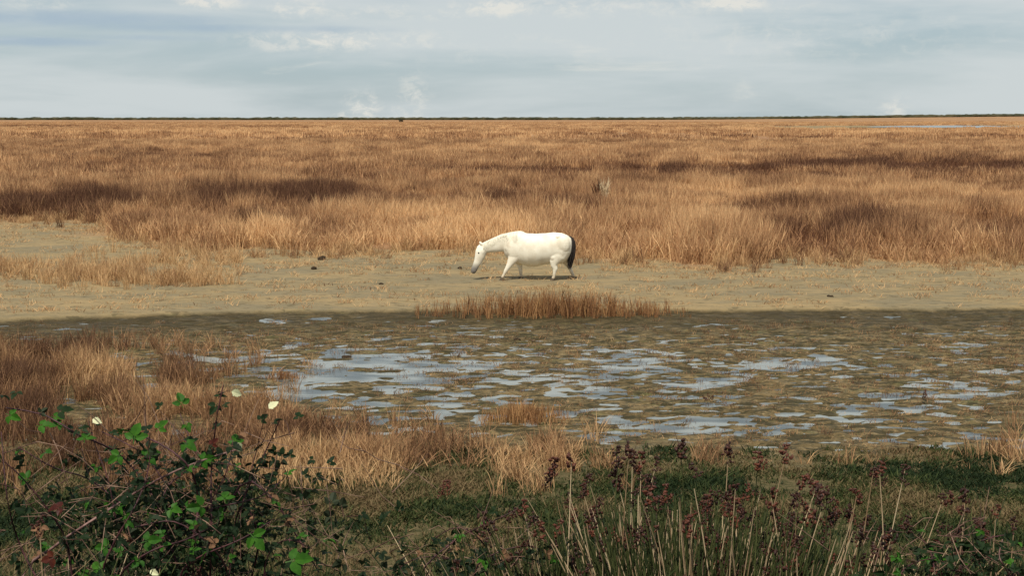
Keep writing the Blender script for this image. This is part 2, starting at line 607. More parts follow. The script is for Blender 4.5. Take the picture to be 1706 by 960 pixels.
def scatter(name, pts, scl, ci, protos, nvar, label, cat, kind='stuff', hs=None, tilt=.06):
    """one object: instances of the clump meshes on points (geometry nodes)"""
    n = len(pts)
    me_ = bpy.data.meshes.new(name)
    me_.vertices.add(n)
    me_.vertices.foreach_set('co', np.asarray(pts, np.float32).ravel())
    r = np.random.default_rng(len(name) * 31 + n)
    fattr(me_, 'sc', scl)
    fattr(me_, 'hs', hs if hs is not None else scl)
    fattr(me_, 'ci', ci)
    fattr(me_, 'rz', r.random(n) * 6.283)
    fattr(me_, 'rx', r.normal(0, tilt, n))
    a = me_.attributes.new('vi', 'INT', 'POINT')
    a.data.foreach_set('value', r.integers(0, nvar, n).astype(np.int32))
    o = link(name, me_)
    t = bpy.data.node_groups.new(name + '_nodes', 'GeometryNodeTree')
    t.interface.new_socket('Geometry', in_out='INPUT', socket_type='NodeSocketGeometry')
    t.interface.new_socket('Geometry', in_out='OUTPUT', socket_type='NodeSocketGeometry')
    k = NG(t)
    gi = k.n('NodeGroupInput')
    go = k.n('NodeGroupOutput')
    inst = k.n('GeometryNodeInstanceOnPoints')
    cinf = k.n('GeometryNodeCollectionInfo')
    cinf.inputs['Collection'].default_value = protos
    cinf.inputs['Separate Children'].default_value = True
    cinf.inputs['Reset Children'].default_value = True

    def na(nm, ty='FLOAT'):
        nd = k.n('GeometryNodeInputNamedAttribute', data_type=ty)
        nd.inputs['Name'].default_value = nm
        return nd.outputs['Attribute']
    cr = k.n('ShaderNodeCombineXYZ')
    t.links.new(na('rx'), cr.inputs[0])
    t.links.new(na('rz'), cr.inputs[2])
    er = k.n('FunctionNodeEulerToRotation')
    t.links.new(cr.outputs[0], er.inputs[0])
    cs = k.n('ShaderNodeCombineXYZ')
    s_ = na('sc')
    t.links.new(s_, cs.inputs[0])
    t.links.new(s_, cs.inputs[1])
    t.links.new(na('hs'), cs.inputs[2])
    t.links.new(gi.outputs[0], inst.inputs['Points'])
    t.links.new(cinf.outputs[0], inst.inputs['Instance'])
    inst.inputs['Pick Instance'].default_value = True
    t.links.new(na('vi', 'INT'), inst.inputs['Instance Index'])
    t.links.new(er.outputs[0], inst.inputs['Rotation'])
    t.links.new(cs.outputs[0], inst.inputs['Scale'])
    t.links.new(inst.outputs[0], go.inputs[0])
    md = o.modifiers.new('scatter', 'NODES')
    md.node_group = t
    tag(o, label, cat, kind=kind)
    return o


# ------------------------------------------------------------------ the reed plain
DARK = [(110, 352, 150, 9, -.50), (400, 350, 120, 9, -.24), (520, 345, 60, 9, -.3), (350, 266, 55, 6, -.40), (240, 262, 90, 5, -.25), (80, 268, 60, 5, -.25), (60, 211, 110, 2, -.35),
        (400, 212, 90, 1.6, -.35), (1140, 229, 100, 3.5, -.22), (1000, 227, 60, 3, -.3), (1200, 228, 30, 3, -.3), (1110, 212, 90, 2, -.25), (1400, 232, 60, 3, -.25), (1600, 228, 90, 3, -.25),
        (640, 262, 60, 5, -.18), (1110, 268, 50, 5, -.25), (930, 362, 45, 10, -.28), (1320, 395, 50, 16, -.22), (1420, 390, 30, 12, -.3), (640, 300, 260, 12, -.12),
        (500, 392, 120, 10, -.2), (1560, 305, 60, 9, -.28), (1250, 350, 60, 8, -.15), (1040, 395, 60, 10, -.15), (200, 300, 240, 12, -.10), (1330, 300, 160, 9, -.15),
        (1660, 405, 60, 10, -.15), (300, 385, 90, 8, -.15), (880, 310, 120, 8, -.1), (620, 412, 60, 6, -.12)]
GOLD = [(700, 380, 120, 22, .34), (1160, 400, 110, 22, .36), (850, 255, 160, 8, .16), (500, 250, 120, 8, .14), (1330, 340, 130, 12, .18), (1000, 330, 180, 12, .14), (1480, 222, 200, 5, .22),
        (330, 220, 260, 2, .26), (640, 345, 120, 8, .14), (1560, 345, 120, 10, .14), (300, 318, 160, 8, .10), (1560, 255, 200, 6, .12), (820, 395, 70, 14, .2)]
BAND = np.array([(640, 289), (800, 292), (900, 292), (1100, 290), (1300, 284), (1500, 281), (1706, 283), (2200, 284)], float)


def reed_ci(x, y):
    px, py = project(x, y)
    v = .55 + (fbm(x * .10 + 40, y * .045 + 3, 4) - .5) * .9 + (fbm(x * .6, y * .3, 3) - .5) * 1.0 + .12 * sstep(y, 150, 700) - .04
    for a, b, hw, hh, w in DARK + GOLD:
        q = ((px - a) / hw) ** 2 + ((py - b) / hh) ** 2
        v = v + w * np.exp(-.8 * q) * (1.1 if w < 0 else 1)
    b = np.interp(px, BAND[:, 0], BAND[:, 1]) + (fbm(px * .02, py * 0 + 2, 3) - .5) * 5
    bm = np.exp(-((py - b) / 6.5) ** 2) * sstep(px, 640, 760) * (.6 + .6 * (fbm(px * .012, px * 0 + 7, 3)))
    return np.clip(v - 1.0 * bm, .0, 1.0)


def wedge(n, y0, y1, margin=1.18, power=1.0):
    """random spots in the strip of plain the view takes in, evenly over its area"""
    y = np.sqrt(y0 ** 2 + (y1 ** 2 - y0 ** 2) * RNG.random(n))
    x = (RNG.random(n) * 2 - 1) * (853 / F) * margin * (y + 4)
    return x, y


near_p = proto_collection('reed_clump', M_REED, [
    dict(n=46, rad=.36, h0=.55, h1=1.15, w=.020, lean=.16, droop=.25, plume=.9) for i in range(5)] + [
    dict(n=34, rad=.30, h0=.40, h1=.85, w=.022, lean=.26, droop=.4, plume=1.1) for i in range(2)])
mid_p = proto_collection('reed_stand', M_REED, [
    dict(n=60, rad=.85, h0=.60, h1=1.15, w=.040, lean=.14, droop=.25, plume=.9) for i in range(5)])
far_p = proto_collection('reed_swathe', M_REED, [
    dict(n=70, rad=2.6, h0=.65, h1=1.2, w=.13, lean=.10, droop=.2, plume=.9) for i in range(4)])

for nm, n, y0, y1, pr, nv, lab in (
        ('reed_bed', 17000, 38, 82, near_p, 7, 'dense golden brown reeds along the dry flat behind the white horse'),
        ('reed_field', 22000, 80, 230, mid_p, 5, 'broad field of russet reeds with dark bands beyond the reed bed'),
        ('reed_plain', 26000, 222, 1500, far_p, 4, 'far orange brown reed plain reaching to the horizon')):
    x, y = wedge(n, y0, y1)
    keep = RNG.random(n) < reed_in(x, y) * (.22 + .78 * sstep(fbm(x * .5 + 8, y * .3, 3), .30, .52))
    x, y = x[keep], y[keep]
    ci = reed_ci(x, y)
    px, py = project(x, y)
    hs = (.22 + 1.35 * fbm(x * .30 + 3, y * .20, 4)) * (.8 + .4 * RNG.random(len(x)))
    hs = hs * (1 - .30 * sstep(ci, .45, .1) * (y > 80))
    e = np.interp(px, REED_EDGE[:, 0], REED_EDGE[:, 1])
    hs = hs * (1 - .35 * sstep(py, e - 14, e + 6))
    if y1 > 1000:
        hs = hs * (1 - .45 * sstep(y, 400, 1400))
    z = ground_z(x, y) - .02
    scatter(nm, np.stack([x, y, z], 1), np.full(len(x), 1.0), ci, pr, nv, lab, 'reeds', hs=hs)


# low sedge and stubble on the dry flat
def in_px_poly(px, py, regions):
    s = np.zeros_like(px)
    for a, b, hw, hh, w in regions:
        s = np.maximum(s, w * np.exp(-.9 * (((px - a) / hw) ** 2 + ((py - b) / hh) ** 2)))
    return s


tuft_p = proto_collection('marsh_grass_tuft', M_REED2, [
    dict(n=30, rad=.16, h0=.22, h1=.55, w=.011, lean=.22, droop=.35, plume=.8) for i in range(5)] + [
    dict(n=22, rad=.13, h0=.15, h1=.40, w=.012, lean=.35, droop=.5) for i in range(3)])
stub_p = proto_collection('stubble', M_REED2, [
    dict(n=10, rad=.16, h0=.03, h1=.10, w=.012, lean=.6, droop=.6, segs=2) for i in range(4)])

# golden low grass on the flat, left
n = 9000
x = RNG.uniform(-22, -6, n)
y = RNG.uniform(33, 48, n)
px, py = project(x, y)
dens = in_px_poly(px, py, [(190, 462, 120, 11, 1.0), (300, 470, 80, 6, .6), (80, 458, 60, 10, .55), (260, 435, 110, 9, .35), (-120, 455, 150, 10, .5)])
keep = RNG.random(n) < dens * 1.1 * sstep(fbm(x * 1.2, y * .8, 3), .33, .55)
x, y = x[keep], y[keep]
scatter('golden_grass', np.stack([x, y, ground_z(x, y) - .01], 1), RNG.uniform(.8, 1.3, len(x)), np.clip(.86 + RNG.normal(0, .2, len(x)), 0, 1.15), tuft_p, 8,
        'low golden grass patch on the bare tan flat beside the reeds', 'grass', hs=RNG.uniform(.7, 1.25, len(x)))

# thin stubble and litter all over the flat
n = 26000
x, y = wedge(n, 28, 60)
px, py = project(x, y)
e = np.interp(px, REED_EDGE[:, 0], REED_EDGE[:, 1])
dens = (.12 + .75 * sstep(fbm(x * .5, y * 1.1 + 4, 4), .42, .62)) * (py < np.interp(px, POND_FAR[:, 0], POND_FAR[:, 1]) - 1) * (.45 + .9 * sstep(py, e + 30, e))
keep = RNG.random(n) < dens
x, y = x[keep], y[keep]
scatter('stubble', np.stack([x, y, ground_z(x, y) - .005], 1), RNG.uniform(.7, 1.7, len(x)), np.clip(.82 + RNG.normal(0, .2, len(x)), 0, 1.2), stub_p, 4,
        'short pale stubble and litter scattered over the dry flat', 'stubble')


# sparse pale fringe of short stems before the reed edge
n = 9000
x, y = wedge(n, 35, 62)
px, py = project(x, y)
e = np.interp(px, REED_EDGE[:, 0], REED_EDGE[:, 1])
dens = sstep(py, e - 16, e - 4) * (1 - sstep(py, e + 2, e + 18)) * sstep(fbm(x * .8 + 5, y * .6, 3), .40, .60)
keep = RNG.random(n) < dens
x, y = x[keep], y[keep]
scatter('reed_fringe', np.stack([x, y, ground_z(x, y) - .01], 1), RNG.uniform(.8, 1.5, len(x)), np.clip(.66 + RNG.normal(0, .28, len(x)), 0, 1.1), tuft_p, 8,
        'sparse short pale stems along the front edge of the reed bed', 'reeds', hs=RNG.uniform(.5, 1.25, len(x)))

# dark rotting stubs standing in the mud
n = 5200
x, y = wedge(n, 15.5, 29)
keep = (pond_mask(x, y) > .6) & (ground_z(x, y) > WATER_Z - .03) & (RNG.random(n) < sstep(fbm(x * 1.2, y * 1.4 + 3, 3), .44, .62))
x, y = x[keep], y[keep]
scatter('mud_stubs', np.stack([x, y, ground_z(x, y) - .01], 1), RNG.uniform(.3, .9, len(x)), np.clip(.06 + np.abs(RNG.normal(0, .25, len(x))), 0, 1), stub_p, 4,
        'dark rotting plant stubs standing in the wet mud', 'stubble', hs=RNG.uniform(.5, 1.5, len(x)))


# separate grass tufts one can point to: each a thing of its own, real blades in one mesh
def tuft_thing(name, label, cx, cy, hw, n, h0, h1, ci, depth=.6, w=.012, group=None, cat='grass tuft', sh=None):
    """tuft around the ground spot seen at photo pixel (cx, cy), hw pixels to each side"""
    c0 = on_ground(cx, cy)
    dep = c0.y * CP + CAMZ * SP
    half = hw * dep / F
    r = np.random.default_rng(int(cx) * 7 + int(cy))
    V, T3, Q4, TI = [], [], [], []
    m = n
    for i in range(m):
        u = np.clip(r.normal(0, .45), -1, 1)
        bx = u * half
        by = r.normal(0, .35) * depth
        hh = (h0 + (h1 - h0) * r.random()) * (1 - .55 * abs(u) ** 1.6) * (sh(u) if sh else 1)
        zz = gz(c0.x + bx, c0.y + by)
        vv, t3, q4, ti = blades(n=9, rad=.07, h0=hh * .6, h1=hh, w=w, lean=.16, droop=.25, plume=.8, seed=int(r.integers(1e9)))
        o0 = len(V)
        V += [(a + bx, b + by, cc + zz - .01) for a, b, cc in vv]
        T3 += [tuple(q + o0 for q in f) for f in t3]
        Q4 += [tuple(q + o0 for q in f) for f in q4]
        cc = ci + r.normal(0, .12)
        TI += [min(1, max(0, cc + (q - .5) * .5)) for q in ti]
    me_ = mesh_np(name, V, [T3, Q4])
    fattr(me_, 'tint', TI)
    me_.materials.append(M_TUFT)
    o = link(name, me_)
    o.location = (c0.x, c0.y, 0)
    tag(o, label, cat, group)
    return o


def mat_tuft():
    m, k, o = newmat('tuft_blade')
    v = k.attr('tint').outputs['Fac']
    c1 = k.mix(k.ramp(v, .02, .5), (.10, .045, .024), (.30, .15, .066))
    c1 = k.mix(k.ramp(v, .42, .98), c1, (.52, .31, .135))
    b = bsdf(k, c1, .75, .2)
    t = k.n('ShaderNodeBsdfTranslucent')
    k.put(t.inputs[0], c1)
    mx = k.n('ShaderNodeMixShader')
    mx.inputs[0].default_value = .28
    m.node_tree.links.new(b.outputs[0], mx.inputs[1])
    m.node_tree.links.new(t.outputs[0], mx.inputs[2])
    m.node_tree.links.new(mx.outputs[0], o.inputs['Surface'])
    return m


M_TUFT = mat_tuft()
tuft_thing('grass_tuft', 'wide russet grass tuft on the pool rim in front of the horse', 920, 519, 225, 330, .35, .78, .50, depth=.75, w=.012)
tuft_thing('grass_tuft', 'rounded golden grass tuft standing in the middle of the wet pool', 872, 690, 70, 120, .20, .42, .60, depth=.5, w=.008)
tuft_thing('grass_tuft', 'little brown grass tuft among the water patches of the pool', 475, 622, 38, 34, .10, .22, .42, depth=.3, w=.009)

# brown grass of the pool's left and near shores: uncountable
n = 30000
x = RNG.uniform(-12, 9, n)
y = RNG.uniform(14, 26, n)
px, py = project(x, y)
dens = in_px_poly(px, py, [(90, 640, 190, 50, 1.0), (-120, 640, 200, 60, 1.0), (320, 680, 110, 34, .8), (470, 715, 90, 20, .6), (560, 755, 120, 40, .9), (700, 770, 110, 34, .8),
                           (840, 775, 110, 34, .7), (940, 790, 90, 26, .4), (450, 765, 80, 24, .7), (170, 720, 220, 22, .55), (1150, 770, 200, 12, .15), (1680, 740, 40, 30, .25), (250, 790, 260, 26, .6)])
keep = RNG.random(n) < dens * .8 * sstep(fbm(x * 1.1 + 2, y * .9, 3), .38, .60)
x, y = x[keep], y[keep]
px, py = project(x, y)
ci = np.clip(.38 + (fbm(x * .7, y * .6, 3) - .5) * 1.1 + .18 * sstep(px, 350, 560) - .1 * sstep(px, 250, 60), .05, .95)
scatter('shore_grass', np.stack([x, y, ground_z(x, y) - .01], 1), RNG.uniform(.7, 1.1, len(x)), ci, tuft_p, 8,
        'brown dry grass growing along the left and near shores of the pool', 'grass', hs=RNG.uniform(.6, 1.15, len(x)) * (.8 + .25 * sstep(px, 380, 100)))

# algae crumbs and matted stems lying on the mud
n = 16000
x, y = wedge(n, 15, 31)
wt = water_tend(x, y)
z = ground_z(x, y)
keep = (project(x, y)[1] > 552 + 12 * RNG.normal(size=n)) & (z > WATER_Z - .015) & (RNG.random(n) < .15 + .7 * sstep(fbm(x * .8, y * .8 + 6, 4), .4, .6)) & (pond_mask(x, y) > .5)
x, y, z = x[keep], y[keep], z[keep]
scatter('mud_litter', np.stack([x, y, z - .005], 1), RNG.uniform(.35, .9, len(x)), np.clip(.4 + RNG.normal(0, .22, len(x)), 0, 1), stub_p, 4,
        'matted dead stems lying on the wet mud of the pool', 'litter', hs=RNG.uniform(.3, .8, len(x)))

# green low cover on the near bank
low_p = proto_collection('low_green_plant', M_GREEN, [
    dict(n=30, rad=.15, h0=.02, h1=.085, w=.016, lean=.8, droop=.6, segs=2) for i in range(5)])
n = 30000
x = RNG.uniform(-7, 7.5, n)
y = RNG.uniform(9.6, 17.5, n)
px, py = project(x, y)
dens = in_px_poly(px, py, [(600, 850, 170, 50, 1.0), (540, 930, 200, 40, .6), (760, 840, 120, 40, .7), (1090, 797, 120, 12, .9), (1330, 790, 90, 10, .6), (1500, 803, 130, 14, .6),
                           (1690, 780, 60, 50, .15), (250, 860, 300, 60, .9), (1200, 880, 500, 40, .8), (1450, 850, 200, 30, .6)])
keep = RNG.random(n) < (.22 + dens * .9) * (.22 + sstep(fbm(x * 1.4 + 1, y * .8, 4), .36, .56))
x, y = x[keep], y[keep]
scatter('bank_plants', np.stack([x, y, ground_z(x, y) - .01], 1), RNG.uniform(.6, 1.3, len(x)), np.clip(.44 + (fbm(x * 1.1, y * 1.1, 3) - .5) * 2.0 + RNG.normal(0, .15, len(x)), 0, 1.1), low_p, 5,
        'low green and brown plants matting the near bank of the pool', 'ground cover')

# rough grass on the dyke under the brambles and rushes
dyke_p = proto_collection('dyke_grass_tuft', M_GREEN, [
    dict(n=34, rad=.12, h0=.12, h1=.34, w=.006, lean=.4, droop=.5, segs=3) for i in range(5)])
n = 5200
x = RNG.uniform(-5, 5, n)
y = RNG.uniform(2.2, 10.2, n)
keep = (fbm(x * 1.1, y * 1.1, 3) > .38)
x, y = x[keep], y[keep]
scatter('dyke_grass', np.stack([x, y, ground_z(x, y) - .01], 1), RNG.uniform(.7, 1.3, len(x)), np.clip(.30 + RNG.normal(0, .2, len(x)), 0, 1), dyke_p, 5,
        'rough dark green grass covering the slope of the dyke', 'grass')


weed_p = proto_collection('dyke_weed', M_GREEN, [
    dict(n=40, rad=.13, h0=.35, h1=.80, w=.007, lean=.20, droop=.35, segs=4) for i in range(4)] + [
    dict(n=60, rad=.16, h0=.20, h1=.60, w=.012, lean=.45, droop=.5, segs=3) for i in range(3)])
n = 2200
x = RNG.uniform(-4.2, 4.2, n)
y = RNG.uniform(5.2, 9.4, n)
zt = ground_z(x, y)
px, py = project(x, y, zt + .62)
dens = .25 + .75 * sstep(fbm(x * 1.3 + 4, y * 1.1, 3), .40, .58)
dens = dens * (1 - .45 * np.exp(-((px - 610) / 110) ** 2))
keep = (RNG.random(n) < dens) & (py > 850)
x, y, px, py = x[keep], y[keep], px[keep], py[keep]
scatter('dyke_weeds', np.stack([x, y, ground_z(x, y) - .01], 1), RNG.uniform(.8, 1.4, len(x)), np.clip(.16 + RNG.normal(0, .28, len(x)), 0, 1), weed_p, 7,
        'tangle of tall dark green and brown weeds at the foot of the dyke', 'weeds', hs=RNG.uniform(.6, 1.15, len(x)))


# ------------------------------------------------------------------ far tree line and bushes
def far_belt():
    xs_ = np.arange(-3600, 3600, 5.0)
    y0 = 3000 - 300 * sstep(xs_, 200, 2200)
    zb = ground_z(xs_, y0) - .5
    top = 4.4 + 2.6 * fbm(xs_ * .02, xs_ * 0 + 1, 4) + 1.6 * fbm(xs_ * .15, xs_ * 0 + 5, 2)
    prof = ((0, 0), (-2, .45), (1, .85), (6, 1.0), (12, .8), (15, 0))
    V, k = [], len(prof)
    jit = RNG.normal(0, 1.2, (len(xs_), k))
    for i in range(len(xs_)):
        for j, (dy, f) in enumerate(prof):
            V.append((xs_[i], y0[i] + dy + jit[i, j], zb[i] + f * top[i] + (jit[i, j] * .3 if 0 < j < k - 1 else 0)))
    ii = np.arange(len(xs_) * k).reshape(-1, k)
    q = np.stack([ii[:-1, :-1], ii[1:, :-1], ii[1:, 1:], ii[:-1, 1:]], -1).reshape(-1, 4)
    me_ = mesh_np('tree_line', V, [q])
    me_.materials.append(mat_plain('far_foliage', (.030, .034, .018), (.075, .066, .036), .05, .9, .1, coord='Object'))
    tag(link('tree_line', me_), 'dark olive line of far trees closing the plain at the horizon', 'tree line', kind='stuff')


far_belt()


def leaf_blob(name, label, loc, size, mat, n=420, seed=3):
    """shrub: short trunk plus a crown of small leaf faces"""
    r = np.random.default_rng(seed)
    root = empty(name, loc)
    tag(root, label, 'bush')
    V, Q = [], []
    for i in range(n):
        d = r.normal(size=3)
        d /= np.linalg.norm(d)
        rad = .55 + .45 * r.random()
        p = np.array([d[0] * size[0], d[1] * size[1], size[2] * .55 + d[2] * size[2] * .5]) * np.array([rad, rad, .4 + .6 * rad])
        u = r.normal(size=3)
        u /= np.linalg.norm(u)
        v = np.cross(u, r.normal(size=3))
        v /= np.linalg.norm(v)
        s = .10 * size[2] * (.6 + .8 * r.random())
        b0 = len(V)
        V += [tuple(p - u * s), tuple(p - v * s * .6), tuple(p + u * s), tuple(p + v * s * .6)]
        Q.append((b0, b0 + 1, b0 + 2, b0 + 3))
    me_ = mesh_np('crown', V, [Q])
    me_.materials.append(mat)
    o = link('crown', me_, root)
    o['kind'] = 'stuff'
    me_ = tube_mesh('trunk', [[(Vector((0, 0, -.2)), size[2] * .07), (Vector((.1, 0, size[2] * .5)), size[2] * .03)]], 6)
    me_.materials.append(M_BARK)
    link('trunk', me_, root)
    return root


def tube_data(paths, sides=5):
    V, Q = [], []
    for path in paths:
        b0 = len(V)
        n_ = len(path)
        for i, (p, r) in enumerate(path):
            a = path[max(0, i - 1)][0]
            b = path[min(n_ - 1, i + 1)][0]
            t = (b - a).normalized()
            ref = Vector((0, 0, 1)) if abs(t.z) < .9 else Vector((1, 0, 0))
            u = t.cross(ref).normalized()
            v = t.cross(u)
            for s in range(sides):
                an = 2 * math.pi * s / sides
                V.append(tuple(p + (u * math.cos(an) + v * math.sin(an)) * r))
        for i in range(n_ - 1):
            for s in range(sides):
                s2 = (s + 1) % sides
                Q.append((b0 + i * sides + s, b0 + i * sides + s2, b0 + (i + 1) * sides + s2, b0 + (i + 1) * sides + s))
    return V, Q


def tube_mesh(name, paths, sides=5):
    V, Q = tube_data(paths, sides)
    me_ = mesh_np(name, V, [Q])
    me_.polygons.foreach_set('use_smooth', np.ones(len(me_.polygons), bool))
    return me_


M_BARK = mat_plain('bark', (.06, .045, .03), (.12, .09, .06), 8, .9, .1)
M_DARKLEAF = mat_plain('dark_bush_leaf', (.020, .022, .012), (.05, .045, .022), .4, .8, .2)
p = on_ground(668, 203.5)
leaf_blob('far_bush', 'single small dark bush standing far out on the reed plain', (p.x, p.y, 0), (2.6, 2.2, 3.2), M_DARKLEAF)

# bleached clump with a dark head, sticking out of the reeds
p = on_ground(1006, 352)
root = empty('broken_reed_clump', (p.x, p.y, 0))
root.scale = (1.15, 1.15, 1.3)
tag(root, 'pale bleached reed clump with a dark brown tip among the russet reeds', 'reed clump')
V, T3, Q4, TI = blades(n=60, rad=.16, h0=.9, h1=1.35, w=.03, lean=.1, droop=.35, plume=1.5, seed=5, tint_lo=.85)
me = mesh_np('bleached_stems', V, [T3, Q4])
fattr(me, 'tint', TI)
me.materials.append(mat_plain('bleached_reed', (.55, .42, .25), (.72, .58, .38), 10, .8, .2))
link('bleached_stems', me, root)
V, T3, Q4, TI = blades(n=22, rad=.09, h0=1.0, h1=1.3, w=.03, lean=.1, droop=.3, plume=1.6, seed=6)
me = mesh_np('dark_tip', [(a - .28, b - .1, cc) for a, b, cc in V], [T3, Q4])
me.materials.append(mat_plain('dark_reed_plume', (.05, .022, .012), (.11, .05, .026), 10, .9, .1))
link('dark_tip', me, root)


# ------------------------------------------------------------------ clods and droppings on the flat
M_CLOD = mat_plain('dark_mud_clod', (.018, .012, .007), (.055, .036, .02), 14, .9, .15)


def clod(label, px, py, wpx, hpx, seed, cat='mud clod', lumps=7):
    c0 = on_ground(px, py)
    dep = c0.y * CP + CAMZ * SP
    hw, hh = wpx * dep / F * .5, hpx * dep / F
    r = random.Random(seed)
    bm = bmesh.new()
    for i in range(lumps):
        a = r.random() * 6.283
        q = r.random() ** .6
        s = hh * (.5 + .45 * r.random()) * (1.15 - .6 * q)
        mt = Matrix.Translation((math.cos(a) * q * hw * .75, math.sin(a) * q * hw * .5, s * .6)) @ Matrix.Rotation(r.random() * 3, 4, 'Z') @ Matrix.Diagonal((s * (1.1 + r.random() * .7), s, s * .8, 1))
        res = bmesh.ops.create_icosphere(bm, subdivisions=2, radius=1.0, matrix=mt)
        for v in res['verts']:
            v.co += Vector((r.gauss(0, 1), r.gauss(0, 1), r.gauss(0, 1))) * s * .09
    me_ = bpy.data.meshes.new('mud_clod')
    bm.to_mesh(me_)
    bm.free()
    me_.materials.append(M_CLOD)
    o = link('mud_clod', me_)
    o.location = (c0.x, c0.y, gz(c0.x, c0.y) - .01)
    tag(o, label, cat)
    return o


clod('wide heap of dark droppings on the tan flat at the reed edge', 534, 433, 22, 6, 1, 'droppings', 10)
clod('small dark clod on the tan flat below the wide dropping heap', 523, 449, 9, 4, 2)
clod('dark clod lying on the flat right before the horse\'s muzzle', 768, 448, 14, 4, 3, lumps=5)
clod('small dark lump lying in the open water of the pool', 578, 587, 9, 8, 5, lumps=4)
clod('flat dark clod on the tan flat behind the pool rim, right of the russet tuft', 1384, 494, 26, 3, 6, lumps=6)
clod('tiny dark clod on the tan flat among stubble, in line with the horse\'s hooves', 635, 474, 7, 3.5, 7, lumps=4)
clod('dark lump on the mud at the pool\'s far margin below the russet tuft', 862, 560, 14, 4, 8, lumps=5)


